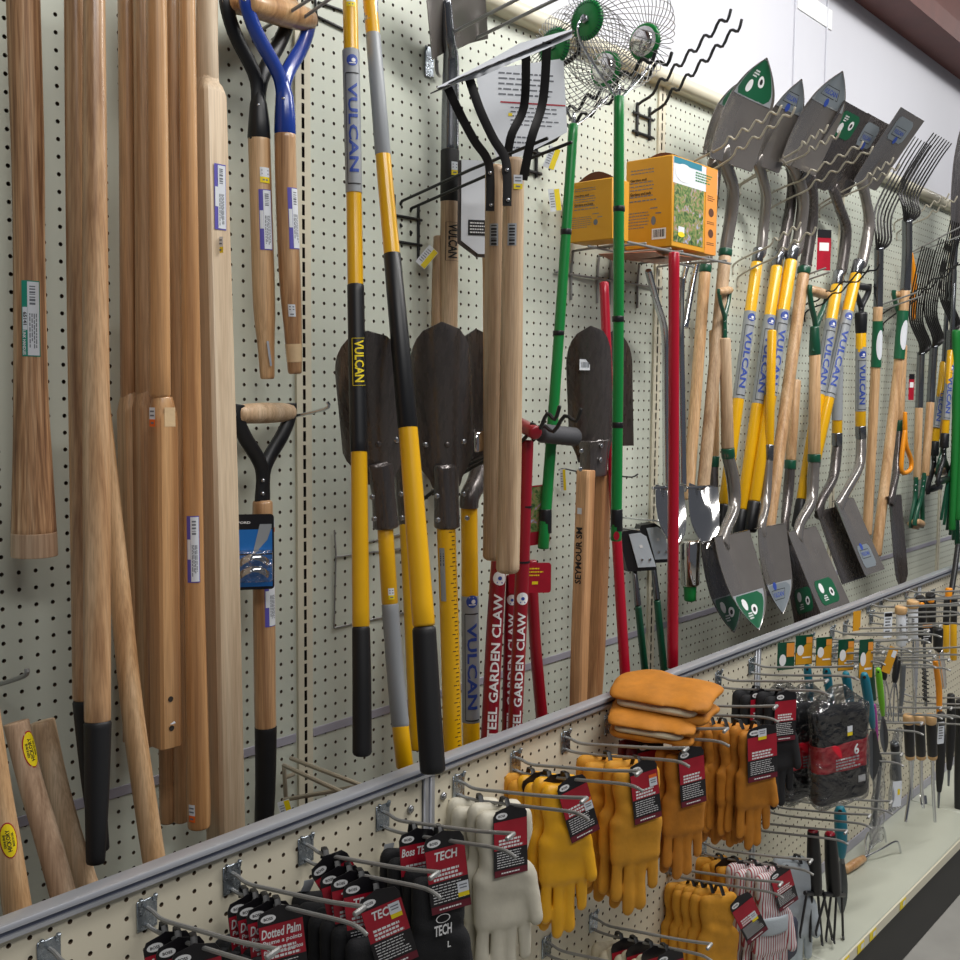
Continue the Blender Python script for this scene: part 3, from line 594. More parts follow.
dgrip(t, (227, 2, .09), (291, 6, .05), (258, 128, .075), M['sleeve'], 15.5, M['oak'], 23, [(258.2, 88, .075, 9), (258.5, 104, .075, 17), (259, 122, .075, 21), (259, 142, .075, 23)])
s, mp, L, h = rodlabel(t, 261, 191, 263, 251, .075, 11*mpp(P(264, 215, .075)), ang=24, seed=7); price(t, 261, 177, .075, 10, 15, 11.2*mpp(P(264, 177, .075)), 25)
t.part('foil_strip', tube([P(267.5, 341, .09), P(271, 366, .09)], .003, 4, asp=(1, .2)), M['silv'])
t = handle('d_grip_handle', 'wooden handle with glossy blue steel D-grip', 'tool handle', [('shaft', 'hick', [(285, 132, .10, 21.5), (286.5, 200, .10, 21.5), (290, 280, .10, 21.5), (293, 330, .10, 18), (295, 374, .10, 14)])], GD)
dgrip(t, (247, 2, .13), (309, 20, .06), (284.5, 122, .10), M['blue'], 15.5, M['oak'], 26, [(284.2, 80, .10, 10), (284.5, 96, .10, 18), (285, 115, .1, 21), (285, 137, .10, 22)])
rodlabel(t, 286.5, 189, 289, 250, .10, 11*mpp(P(290, 215, .1)), ang=42, seed=8); price(t, 288.5, 311, .1, 7, 12, 11*mpp(P(290, 311, .1)), 0, 'paper')
g = tube(*rp([(293.5, 344, .10, 17.5), (294.5, 362, .10, 15.5)]), 14, rnd=0, cap=False); t.part('clear_tape', (g[0], g[1]), M['tape'])
t = handle('d_grip_handle', 'wooden handle with black D-grip, blue hose-clamp card hung over it, and black sleeve', 'tool handle', [('shaft', 'hick', [(262.5, 500, .07, 20), (264, 600, .07, 22), (265, 700, .07, 21.5), (265.5, 727, .07, 21.5)]), ('sleeve', 'grip', [(265.7, 724, .07, 22), (265.5, 780, .07, 20.5), (263.5, 838, .07, 18.5)])], GD)
dgrip(t, (238, 414, .09), (290, 412, .05), (262.5, 500, .07), M['sleeve'], 15, M['ashw'], 20)
rodlabel(t, 263.5, 570, 264.3, 625, .07, 11*mpp(P(264, 600, .07)), ang=40, seed=9)
t = T('hose_clamp_card', 'blue and black blister card of hose clamps hanging on the black D-grip handle', 'hang card', P(256, 592, .10))
Rx = nz([.82, -.57, 0]); c = P(255, 552, .105); k = mpp(c); w, hh = .062, .125
mp = flatmap(c, Rx, (0, 0, 1))
def cardpoly(w, h, r=.006, n=4):
    o = []
    for sx, sy, a0 in ((1, 1, 0), (-1, 1, 90), (-1, -1, 180), (1, -1, 270)):
        for i in range(n+1): a = math.radians(a0+90*i/n); o.append((sx*(w/2-r)+r*math.cos(a), sy*(h/2-r)+r*math.sin(a)))
    return o
t.part('card', prism(cardpoly(w, hh), c, Rx, np.array([0, 0, 1.0]), .001), M['cblk'])
decal(t, 'blue_panel', merge2(rect(w*.9, hh*.42, 0, -hh*.25), rect(w*.9, hh*.32, 0, hh*.14)), mp, mat('card_blue', (36, 112, 190), .35)); decal(t, 'grey_swoosh', (np.array([(-.005, -.008), (.02, .02), (.027, .04), (.027, .046), (.008, .046)]), [(0, 1, 2, 3, 4)]), mp, M['grayl'], .0008)
decal(t, 'brand_text', txt('FORD', .02, .004, -.017, .049), mp, M['white'], .0008); price(t, 269, 526, .115, 11, 12, 0, 0, 'ost')
for dz in (-.012, -.032):
    pth = [mp(.026*math.sin(a)*.9-.002, dz+.006*math.cos(a*2), .006+.008*math.cos(a)) for a in np.linspace(-1.5, 1.5, 12)]; t.part('hose_clamp', tube(pth, .006, 8, asp=(.25, 1)), M['mirror'])
V, F = sdf_mesh(lambda X, Y, Z: np.maximum(np.maximum(np.abs(X)-.026, np.abs(Y)-.009), np.abs(Z)-.024)-.002, (-.03, -.013, -.028), (.03, .013, .028), .004)
t.part('blister', (np.array([mp(x, z-.022, .009+y) for x, y, z in V]), F), M['clear'])
# ------------------------------------------------------------------ middle bay: diggers, bars, claws
t = T('digging_bar', 'yellow fibreglass bar hanging straight, black rubber grip at its foot, upright to the left', 'digging bar', P(362, 756, .28), 'yellow fibreglass bars with black grips')
l = [(349.5, -40, .12, 15), (352, 100, .14, 15), (354, 195, .15, 15.5), (355.5, 285, .17, 15.8), (359, 452, .21, 16.5), (361, 628, .25, 17.5)]
rod(t, 'fibreglass_shaft', l, M['yel']); rr = lambda y: np.interp(y, [0, 285, 628], [7.4, 7.9, 8.8])
g = rod(t, 'grey_print', [(350.8, 51, .132, 17.2), (352.2, 112, .1415, 17), (353.9, 193, .15, 16.6)], M['grayl'], rnd=0)
vulcan(t, 350.8, 50, 353.7, 188, .141, rr(120)*mpp(P(352, 120, .14))+.0006, 4, 'navy', g)
rod(t, 'black_sleeve', [(355.6, 285, .17, 17), (357, 360, .188, 17.3), (359, 452, .21, 17.8)], M['sleeve'], rnd=.05)
vulcan(t, 357, 336, 358.5, 386, .190, 8.7*mpp(P(358, 360, .19))+.0003, 14, 'yst', None, True, False)
rod(t, 'rubber_grip', [(361, 626, .25, 18), (361.8, 680, .265, 19), (362.2, 756, .28, 19.5)], M['grip'], rnd=.6); price(t, 349, 4, .12, 9, 12, 7.6*mpp(P(350, 4, .12)), 5)
t = T('digging_bar', 'yellow fibreglass bar slanting forward over the front rail, black rubber grip at its foot', 'digging bar', P(432, 773, .37), 'yellow fibreglass bars with black grips')
l = [(366, -40, .12, 14), (373, 34, .14, 14.3), (383, 155, .17, 15.5), (392, 254, .2, 16.5), (408, 428, .26, 19.5), (424, 627, .335, 23)]
rod(t, 'fibreglass_shaft', l, M['yel'])
for nm, m, a, b in (('silver_sleeve', 'silv', (369, -40, .12, 14.6), (371.6, 22, .136, 14.8)), ('grey_print', 'grayl', (373, 34, .14, 15), (383, 155, .17, 16)), ('black_sleeve', 'sleeve', (392, 254, .2, 17.5), (408, 428, .26, 20.5))): rod(t, nm, [a, b], M[m], rnd=.05)
rod(t, 'rubber_grip', [(424, 626, .335, 24), (428, 700, .355, 25.5), (433, 773, .375, 26)], M['grip'], rnd=.6)

def scoop(t, base, tip, wm, depth, m, N=None, name='blade', round_=.3, R=None, sock=None, wb=None):
    B, Tp = np.asarray(base), np.asarray(tip); a = Tp-B; L = np.linalg.norm(a); a = a/L; R = nz(R if R is not None else (1, 0, 0)); R = nz(R-a*(a@R)); N = nz(np.cross(R, a)); N = N if N[1] < 0 else -N
    nu, nv = 15, 21; V = []; wb = wb or wm
    def hw(v):
        q = min(1, v/.2); w = (wb+(wm-wb)*q*q*(3-2*q))/2
        return w*(1 if v < 1-round_ else max(.001, 1-max(0, (v-1+round_)/round_)**2.2)**.5)
    def S(u, v, l=0): h = hw(v); return B+a*L*v+R*u*h+N*(depth*(1-(u*h/(wm/2))**2)-depth+l)
    for side in (0, 1):
        for j in range(nv):
            for i in range(nu): V.append(S(-1+2*i/(nu-1), j/(nv-1), -.002*side))
    F = []; q = nu*nv
    for j in range(nv-1):
        for i in range(nu-1):
            k = j*nu+i; F += [(k, k+1, k+nu+1, k+nu), (q+k, q+k+nu, q+k+nu+1, q+k+1)]
    bd = [i for i in range(nu)]+[j*nu+nu-1 for j in range(1, nv)]+[(nv-1)*nu+i for i in range(nu-2, -1, -1)]+[j*nu for j in range(nv-2, 0, -1)]
    for i in range(len(bd)): x, y = bd[i], bd[(i+1) % len(bd)]; F.append((x, x+q, y+q, y))
    o = t.part(name, (np.array(V), F), m, ang=50); return S, N, a, o
def digger(lab, f_base, f_tip, fw, b_base, b_tip, bw, sock_f, sock_b, hf, hb, mats, group):
    t = T('post_hole_digger', lab, 'post hole digger', P(*hf[-1][1][-1][:3]), group)
    kf = fw*mpp(P(*f_base)); S, N, a, o = scoop(t, P(*f_base), P(*f_tip), kf, kf*.24, M['dsteel'], R=(.8, -.6, 0), wb=kf*.45)
    for u in (-.62, .05, .62): c = S(u, .27, 0); t.part('rivet', rivet(c, N, .006), M['bolt'] if u != .05 else M['dsteel'], sub=o)
    kb = bw*mpp(P(*b_base)); S2, N2, a2, o2 = scoop(t, P(*b_base), P(*b_tip), kb, -kb*.2, M['dsteel'], R=(.8, -.6, 0), wb=kb*.5)
    p, r = cut(sock_f, 4); t.part('socket', tube(p, r, 18, asp=[(1, .55)]*1+[(1, .75+.25*i/len(p)) for i in range(len(p)-1)]), M['dsteel'])
    p, r = cut(sock_b, 4); t.part('socket', tube(p, r, 16), M['dsteel'])
    for l in (hf, hb):
        for nm, pts, m, ex in l: rod(t, nm, pts, M[m], **ex)
    return t
GP = 'post hole diggers hung blades up'
t = digger('post hole digger with yellow and grey handles behind the two yellow bars', (380, 484, .15), (367, 331, .19), 66, (404, 470, .06), (396, 350, .05), 40,
    [(380, 462, .15, 30), (382, 478, .15, 28), (384, 500, .15, 26), (386, 528, .15, 27)], [(404, 450, .06, 22), (405, 500, .06, 18), (407, 525, .06, 17)],
    [('handle', [(385, 524, .15, 16), (390, 605, .17, 16.5)], 'yel', {}), ('grey_print', [(390, 604, .17, 17.2), (396, 680, .19, 17.6), (400.5, 726, .20, 17.8)], 'grayl', {'rnd': .05}), ('handle_foot', [(400, 723, .20, 17), (405, 768, .21, 17.5)], 'yel', {})],
    [('handle', [(406, 520, .06, 14), (411, 620, .09, 14), (417, 750, .12, 14.5)], 'yel', {})], None, GP)
price(t, 390, 592, .165, 6, 11, 8.4*mpp(P(390, 592, .165)), 15)
for (x, y) in ((372, 497), (374, 519), (401, 494), (402, 518)): c = P(x, y, .165); t.part('bolt', hexbolt(c, (-.6, -.6, 0), .0052), M['bolt'])
t = digger('post hole digger with ruler-marked yellow handle and dark blades beside the wooden handles', (447, 488, .16), (442, 322, .20), 62, (484, 480, .07), (476, 329, .05), 48,
    [(446, 464, .16, 30), (446.5, 482, .16, 28), (446.7, 500, .16, 27), (447, 528, .16, 27)], [(484, 462, .075, 24), (477, 482, .085, 21), (470, 496, .09, 20), (469, 508, .09, 19)],
    [('handle', [(446, 524, .16, 19), (450, 640, .18, 19), (453, 760, .2, 19)], 'yel', {})],
    [('handle', [(469, 498, .085, 17), (469.5, 540, .09, 17), (470, 598, .1, 17.3)], 'yel', {}), ('grey_print', [(470, 596, .1, 17.8), (470.5, 660, .11, 18), (471, 722, .12, 18.2)], 'grayl', {'rnd': .05}), ('handle_foot', [(471, 719, .12, 17.5), (471.5, 770, .125, 17.5)], 'yel', {})], None, GP)
A, B = P(446, 530, .162), P(453, 750, .198); L = np.linalg.norm(B-A); rk = 9.5*mpp(P(449, 640, .18)); mp = pathmap(t, A, B, tocam(A, 12), rk)
decal(t, 'ruler_marks', merge2(*[rect(.0017, .007 if i % 4 else .012, L*(i+.5)/52, rk*.55+(.0 if i % 4 else -.0025)) for i in range(52)]), mp, M['ink'], .0006)
mp2 = pathmap(t, A, B, tocam(A, -32), rk); decal(t, 'paper_label', rect(L*.24, .011, L*.2, 0, 1, 4), mp2, M['grayl'], .0006); decal(t, 'barcode', bars(L*.05, .008, 8, L*.13, 0), mp2, M['ink'], .0009)
vulcan(t, 469.5, 592, 471, 718, .111, 9*mpp(P(470, 660, .11))+.0005, 10, 'navy')
for (x, y) in ((437, 496), (438, 520), (464, 494), (467, 518)): c = P(x, y, .175); t.part('bolt', hexbolt(c, (-.6, -.7, 0), .0052), M['bolt'])
c = P(483, 441, .09); t.part('hinge_plate', frame_box(c, (1, 0, .1), (0, 1, 0), (0, 0, 1), (.026, .004, .021), .003), M['mirror']); t.part('hinge_bolt', hexbolt(c+[.004, -.005, 0], (-.1, -1, 0), .0075, .006), M['bolt'])
# wooden digger
t = T('post_hole_digger', 'wooden-handled post hole digger with small sticker on its blade', 'post hole digger', P(585, 715, .14), GP)
kf = 43*mpp(P(592, 440, .13)); kf *= 1.08; S, N, a, o = scoop(t, P(595, 462, .13), P(591, 326, .17), kf, kf*.22, M['dsteel'], R=(.8, -.6, 0), wb=kf*.7)
c = S(-.35, .73, .001); R2 = nz([.75, -.1, 0]); decal(t, 'paper_sticker', rect(.026, .024), flatmap(c, (.9, -.45, 0), (0, 0, 1)), M['paper'], .004); decal(t, 'barcode', bars(.018, .012, 8), flatmap(c, (.9, -.45, 0), (0, 0, 1)), M['inkg'], .0045)
kb = 34*mpp(P(618, 440, .06)); scoop(t, P(615, 446, .06), P(613, 331, .04), kb, -kb*.22, M['dsteel'], R=(.8, -.6, 0))
p, r = cut([(594, 440, .13, 38), (594, 452, .13, 32), (593.5, 476, .13, 32)], 4); t.part('socket', tube(p, r, 16, sq=4, asp=(1, .6)), M['dsteel'])
c = P(602, 456, .145); t.part('side_plate', frame_box(c, (1, 0, .05), (0, 1, 0), (0, 0, 1), (.021, .003, .038), .003), M['mirror'])
for (x, y) in ((581, 451), (580, 469), (601, 446), (600, 460)): c = P(x, y, .155); t.part('bolt', hexbolt(c, (-.3, -1, 0), .0055), M['bolt'])
h1 = [(586, 470, .14, 15), (583, 560, .14, 15), (580, 640, .14, 14.5), (578, 712, .14, 14)]; h2 = [(602, 470, .12, 14.5), (600, 560, .12, 14.5), (597, 640, .12, 14), (593, 708, .12, 13.5)]
for h in (h1, h2): rod(t, 'wooden_handle', h, M['cedar'], n=24, sq=8, rnd=.1)
A = P(582, 586, .14+.011); B = P(585, 526, .14+.011); c = (A+B)/2; decal(t, 'lettering', txt('SEYMOUR SM', .128, .017), flatmap(np.array([P(586, 555, .14)[0]-12.4*mpp(P(585, 555, .14)), YW-.14, c[2]]), nz([.02, 0, 1]), (0, 1, 0)), M['ink'], .0012)
decal(t, 'price_sticker', rect(.012, .014), flatmap(np.array([P(587, 510, .14)[0]-12.6*mpp(P(585, 510, .14)), YW-.14, P(587, 510, .14)[2]]), (0, -1, 0), (0, 0, 1)), M['paper'], .001)

# tools hung on the long straight hook
t = T('flat_shovel', 'flat square shovel hung at the top edge, dark collar and branded wooden handle', 'shovel', P(445, 470, .03))
a = P(455, 50, .05); S, N, ax, o = scoop(t, P(456, 48, .05), P(449, -40, .10), .155, -.014, M['steel'], round_=.02)
rod(t, 'socket', [(446, 0, .075, 11), (449, 40, .065, 13), (451, 60, .05, 16), (450.5, 100, .045, 17.5), (450, 152, .045, 18)], M['tubest'])
rod(t, 'collar', [(450, 150, .045, 19), (449.8, 202, .045, 19.5)], M['grip'], rnd=.1); rod(t, 'wooden_handle', [(449.8, 198, .045, 18.5), (449, 280, .04, 18.5), (447, 470, .03, 18.5)], M['ashw'])
price(t, 450, 170, .045, 7, 13, 9.6*mpp(P(450, 170, .045)), 30); vulcan(t, 450, 222, 449.5, 262, .043, 9.3*mpp(P(450, 250, .045)), 22, 'ink', None, True, False)
handle('wooden_handle', 'plain wooden tool handle half hidden behind the branded shovel handle', 'tool handle', [('shaft', 'ashw', [(439, 236, .02, 11), (437, 300, .02, 11), (435, 470, .02, 11)])])
def strap(t, pts): t.part('steel_strap', tube(smooth_path([P(*q) for q in pts], 6), .0078, 8, asp=(1, .22), sq=6, ref=(.75, -.66, 0), rnd=0), M['iron'])
GW = 'weed cutters with black strap yokes'
for lab, hd, s1, s2, bl in (('weed cutter with black strap yoke and wooden handle, rear one of two', [(495, 165, .22, 20), (494.5, 300, .22, 20.5), (494, 460, .22, 21), (493, 560, .22, 21)],
        [(490, 211, .245), (489, 165, .245), (474, 140, .24), (459, 112, .235), (448, 88, .23)], [(505, 190, .235), (510, 140, .26), (524, 106, .28), (526, 52, .30)], [(430, 93, .225), (556, 38, .32)]),
        ('weed cutter with black strap yoke and long wooden handle, front one of two', [(514, 158, .30, 21), (512, 300, .30, 22.5), (510, 460, .30, 23.5), (507.5, 573, .30, 24)],
        [(507, 206, .327), (506, 162, .327), (493, 138, .315), (480, 110, .305), (469, 78, .295)], [(523, 180, .32), (531, 140, .345), (543, 100, .36), (547, 42, .38)], [(438, 88, .28), (572, 32, .40)])):
    t = T('weed_cutter', lab, 'weed cutter', P(*hd[-1][:3]), GW); rod(t, 'wooden_handle', hd, M['ashw'], rnd=.4)
    strap(t, s1); strap(t, s2)
    a, b = P(*bl[0]), P(*bl[1]); d = nz(b-a); w = nz(np.cross((0, 0, 1), d))
    t.part('serrated_blade', prism([(0, 0), (.03, -.014)]+[(.03+.012*i, -.016-.003*(i % 2)) for i in range(int((np.linalg.norm(b-a)-.05)/.012))]+[(np.linalg.norm(b-a), -.012), (np.linalg.norm(b-a), .014), (.03, .014)], a, d, w, .002), M['iron'], ang=0)
    for q in (s1[0], s1[1]): c = P(q[0]+1, q[1]-6 if q is s1[0] else q[1]+8, q[2]+.004); t.part('bolt', rivet(c, tocam(c), .004), M['bolt'])
    lx, ly, lo = ((503, 235, .22), (515, 235, .30))[lab[-6:] == 'of two' and 'front' in lab]; c = P(hd[1][0], 235, hd[1][2]); A, B = P(hd[0][0], 225, hd[0][2]), P(hd[0][0], 247, hd[0][2]); mp = pathmap(t, A, B, tocam(c, -5)); L = np.linalg.norm(B-A)
    s = decal(t, 'paper_sticker', rect(L, .016, L/2, 0, 1, 5), mp, M['grayl'], .0004); decal(t, 'barcode', bars(L*.85, .010, 10, L/2, 0), mp, M['ink'], .0008, s, curved=.008)
price(t, 518, 182, .318, 9, 14, 0, 10)
# white cards of the cutters
t = T('product_card', 'long white printed card lying over the weed cutter blades', 'hang card', P(500, 80, .3))
V = [P(437, 87, .285), P(478, 77, .31), P(572, 37, .405), P(572, 29, .405), P(520, 43, .35), P(486, 62, .31)]; V2 = [v+[0, 0, -.0012] for v in V]; n = len(V)
t.part('card', (np.array(V+V2), [tuple(range(n)), tuple(range(2*n-1, n-1, -1))]+[(i, i+n, (i+1) % n+n, (i+1) % n) for i in range(n)]), M['paper'])
t = T('product_card', 'large white printed card with fine text hanging behind the black straps', 'hang card', P(510, 160, .17))
c = P(513, 100, .18); R = nz([.78, -.62, 0]); t.part('card', prism([(-.075, .05), (.10, .085), (.11, -.055), (.02, -.105), (-.03, -.115), (-.06, -.03)], c, R, np.array([0, 0, 1.0]), .001), M['paper'])
mp = flatmap(c, R, (0, 0, 1)); [decal(t, 'fine_print', lines(*q), mp, M['inkg'], .0005) for q in ((.12, .05, 5, .03, .03, .3, 3), (.10, .04, 5, .045, -.03, .3, 4), (.06, .03, 3, .02, -.08, .3, 5))]
decal(t, 'red_line', rect(.13, .003, .04, -.005), mp, M['cred'], .0006); decal(t, 'yellow_mark', rect(.008, .006, -.005, -.028), mp, M['yst'], .0006)
t = T('hand_saw', 'blade in a white sleeve with black print and wooden handle below, beside the weed cutters', 'saw', P(488, 480, .10))
A = P(476, 160, .13); B = P(479, 254, .13); R = nz([.75, -.6, 0]); c = (A+B)/2; L = np.linalg.norm(A-B)
t.part('white_sleeve', prism([(-.032, L/2), (.032, L/2), (.032, -L/2), (.002, -L/2), (-.032, -L/2+.025)], c, R, np.array([.0, 0, 1.0]), .003), M['paper']); t.part('steel_back', prism([(-.037, L/2), (.03, L/2), (.03, -L/2-.006), (0, -L/2-.006), (-.037, -L/2+.02)], c+[0.002, .005, 0], R, np.array([.0, 0, 1.0]), .002), M['dsteel'])
mp = flatmap(c, R, (0, 0, 1)); decal(t, 'black_print', rect(.045, .03, .004, -L*.22), mp, M['ink'], .0005); decal(t, 'white_print', lines(.038, .024, 4, .004, -L*.22, .4, 2), mp, M['white'], .0009)
rod(t, 'wooden_handle', [(488, 250, .10, 12), (488.5, 300, .10, 11.5), (489, 480, .10, 11)], M['ash'])
# nut gatherers
def gatherer(lab, h1, h2, off, rad, pole, bands, red=None):
    t = T('nut_gatherer', lab, 'nut gatherer', P(*pole[-1][:3]), 'wire-cage nut gatherers with green poles')
    A, B = P(*h1), P(*h2); ax = nz(B-A); L = np.linalg.norm(B-A); C0 = (A+B)/2; s = nz(np.cross(ax, (0, 0, 1))); u = np.cross(s, ax)
    gs = []
    for k in range(44):
        a = 2*math.pi*k/44; pts = []
        for i in range(13):
            f = i/12; x = (f-.5)*L; rr_ = rad*math.sqrt(max(0, 1-(x/(L/2*1.045))**2)); pts.append(C0+ax*x+rr_*(math.cos(a)*s+math.sin(a)*u))
        gs.append(tube(pts, .0009, 4, cap=False))
    t.part('wire_cage', merge(*gs), M['wire'], kind='stuff')
    for E, sg in ((A, -1), (B, 1)):
        rim = [E+.036*(math.cos(q)*s+math.sin(q)*u) for q in np.linspace(0, 2*math.pi, 25)]
        d = t.part('hub', tube([E-ax*sg*.006, E+ax*sg*.004], .037, 24, ref=tuple(s)), M['grn']); gs = []
        for k in range(36):
            a = 2*math.pi*k/36; q = math.cos(a)*s+math.sin(a)*u; gs.append(tube([E+q*.030+ax*sg*.005, E+q*.0385], .0013, 4))
        t.part('hub_teeth', merge(*gs), M['dgrn'], sub=d, kind='stuff'); t.part('hub_nut', tube([E+ax*sg*.002, E+ax*sg*.014], .009, 6, ref=tuple(s)), M['bolt'], sub=d)
        t.part('hub_cup', tube([E-ax*sg*.005, E-ax*sg*.012], [.03, .022], 20, ref=tuple(s)), M['mirror'], sub=d)
    top = P(*pole[0][:3]); y0 = C0+np.array([0, 0, -rad-.02])
    for E, sg in ((A, -1), (B, 1)): t.part('yoke_wire', tube(smooth_path([E+ax*sg*.014, E+ax*sg*.03-u*.02, E*.6+y0*.4+ax*sg*.05-s*0, top*.75+y0*.25+ax*sg*.008, top+[0, 0, .02], top-[0, 0, .01]], 6), .0028, 8), M['chrome'])
    rod(t, 'pole', pole, M['grn']); 
    for (x, y, o_, w, hgt) in bands: rod(t, 'band', [(x, y-hgt/2, o_, w), (x, y+hgt/2, o_, w)], M['sleeve'], rnd=.1)
    return t
t = gatherer('nut gatherer with large wire cage and straight green pole, the right one', (587, 20, .30), (645, 42, .30), .3, .115, [(619, 96, .33, 10.5), (618.5, 300, .33, 11), (617.5, 420, .33, 11), (616, 541, .33, 11.3)], [(619, 209, .33, 12, 6), (618, 319, .33, 12, 6), (617.5, 425, .33, 12, 6), (616.5, 520, .33, 12.3, 22)])
c = P(616.5, 535, .33); decal(t, 'red_sticker', disc(.006, 0, 0, .009), flatmap(c+tocam(c)*.0135, np.cross([0, 0, 1], tocam(c)), (0, 0, 1)), M['red'], .0004)
t = gatherer('nut gatherer with wire cage and leaning green pole, the left one behind', (554, 47, .22), (606, 69, .22), .2, .105, [(573.5, 124, .24, 10), (566, 233, .24, 10.3), (555, 390, .24, 11), (543, 549, .24, 11.5)], [(566, 232, .24, 11.3, 6), (558.5, 333, .24, 11.6, 5), (545.5, 521, .24, 12.6, 24)])
# boxes on the wire rack
def gbox(lab, cf, w, d, h, rz, full):
    t = T('product_box', lab, 'box', cf, 'yellow garden product boxes', rot=(0, 0, rz), local=True)
    t.part('carton', cbox((0, 0, 0), (w, d, h), .002), M['box'])
    t.part('open_flap', (np.array([(xx, d*.03+d*.94*i/10, h+.022*math.sin(math.pi*i/10)) for xx in (w*.25, w*.26) for i in range(11)]), [tuple(range(11)), tuple(range(21, 10, -1))]), M['boxd'], ang=0)
    mp = flatmap((0, 0, 0), (0, -1, 0), (0, 0, 1))      # left face, x runs forward from the back edge
    m2 = lambda x, y, l: mp(x-d, y, l)
    for q in ((d*.55, h*.07, 2, d*.38, h*.86, .3, 3), (d*.6, h*.12, 3, d*.4, h*.7, .3, 5), (d*.65, h*.1, 2, d*.42, h*.56, .3, 6), (d*.5, h*.2, 6, d*.3, h*.32, .3, 7)): decal(t, 'fine_print', lines(*q), m2, M['inkg'], .0005)
    decal(t, 'heading', merge2(txt('Garden soil', d*.35, h*.03, d*.28, h*.77), txt('Gardens and beds', d*.45, h*.035, d*.33, h*.615)), m2, M['ink'], .0007)
    decal(t, 'diagram', merge2(rect(d*.16, h*.012, d*.62, h*.44), disc(d*.05, d*.62, h*.3, h*.05), rect(d*.12, h*.012, d*.72, h*.38)), m2, M['inkg'], .0006)
    if full:
        decal(t, 'barcode_panel', rect(d*.30, h*.12, d*.74, h*.15), m2, M['white'], .0005); decal(t, 'barcode', bars(d*.24, h*.085, 12, d*.74, h*.155), m2, M['ink'], .0008)
        f = flatmap((0, 0, 0), (1, 0, 0), (0, 0, 1)); decal(t, 'picture', rect(w*.64, h*.64, w*.36, h*.38), f, M['photo'], .0006)
        decal(t, 'header_band', merge2(rect(w*.98, h*.28, w*.5, h*.84)), f, M['paper'], .0005); decal(t, 'header_green', rect(w*.6, h*.07, w*.32, h*.95), f, M['tealp'], .0008)
        decal(t, 'side_band', rect(w*.26, h*.98, w*.85, h*.49), f, M['boxo'], .0009); decal(t, 'logo_oval', disc(w*.19, w*.24, h*.83, h*.10), f, M['white'], .0011)
        decal(t, 'side_print', merge2(lines(w*.18, h*.07, 3, w*.85, h*.64, .4, 2), disc(w*.06, w*.85, h*.48, h*.05), lines(w*.18, h*.04, 2, w*.85, h*.36, .4, 3), disc(w*.06, w*.85, h*.24, h*.05), lines(w*.18, h*.04, 2, w*.85, h*.12, .4, 4)), f, M['boxd'], .0012)
        decal(t, 'header_print', merge2(lines(w*.4, h*.12, 4, w*.68, h*.84, .45, 8)), f, M['grn'], .0011)
        decal(t, 'price_sticker', rect(w*.13, h*.07, w*.2, h*.2), f, M['paper'], .0012); decal(t, 'price_band', disc(w*.07, w*.2, h*.15, h*.03), f, M['yst'], .0014)
    return t
def boxfit(lab, cx, ytop, ybot, off, xback, w, full, zfix=None):
    c = P(cx[1], ybot, off); c[2] = c[2] if zfix is None else zfix; h = P(cx[0], ytop, off)[2]-c[2]; d = PX(xback, (ytop+ybot)/2, c[0])[1]-c[1]; gbox(lab, c, w, d, h, 0, full); return c
c1 = boxfit('open yellow garden box with flower picture on its front, at the right', (667, 671), 152, 246, .195, 625.5, P(714, 200, .195)[0]-P(668, 200, .195)[0], True)
c2 = boxfit('narrow yellow garden box seen from its printed side, behind the green pole', (613, 611), 177, 272, .15, 570, .07, False, c1[2])
t = T('wire_rack', 'bent steel wire bracket rack carrying the yellow boxes', 'rack', P(600, 290, .1))
zb_ = c1[2]-.006
for x0 in (c2[0]+.05, c2[0]+.16, c1[0]+.03, c1[0]+.16, c1[0]+.25):
    wires(t, 'bracket_wire', [[(x0, YW-.004, zb_-.12), (x0, YW-.006, zb_-.02), (x0, YW-.03, zb_-.004), (x0, YW-.21, zb_-.004)]], .003, M['wire'])
wires(t, 'cross_wire', [[(c2[0]-.02, YW-.006, zb_-.06), (c1[0]+.28, YW-.006, zb_-.06)], [(c2[0]-.02, YW-.206, zb_-.009), (c1[0]+.28, YW-.206, zb_-.009)], [(c2[0]-.02, YW-.10, zb_-.009), (c1[0]+.28, YW-.10, zb_-.009)]], .003, M['wire'])
for (x0, y0, rz) in ((c2[0]+.14, .14, .3), (c1[0]+.06, .17, -.2)):
    solo('flattened_carton', 'crumpled copper-brown carton sheet lying '+('behind the green pole' if rz > 0 else 'under the flower picture box')+' on the wire rack', 'carton', frame_box((x0+.03, YW-y0+.04, zb_-.0115), (math.cos(rz), math.sin(rz), 0), (-math.sin(rz), math.cos(rz), 0), (0, 0, 1), (.06, .07, .0012), .001), M['kraft'])
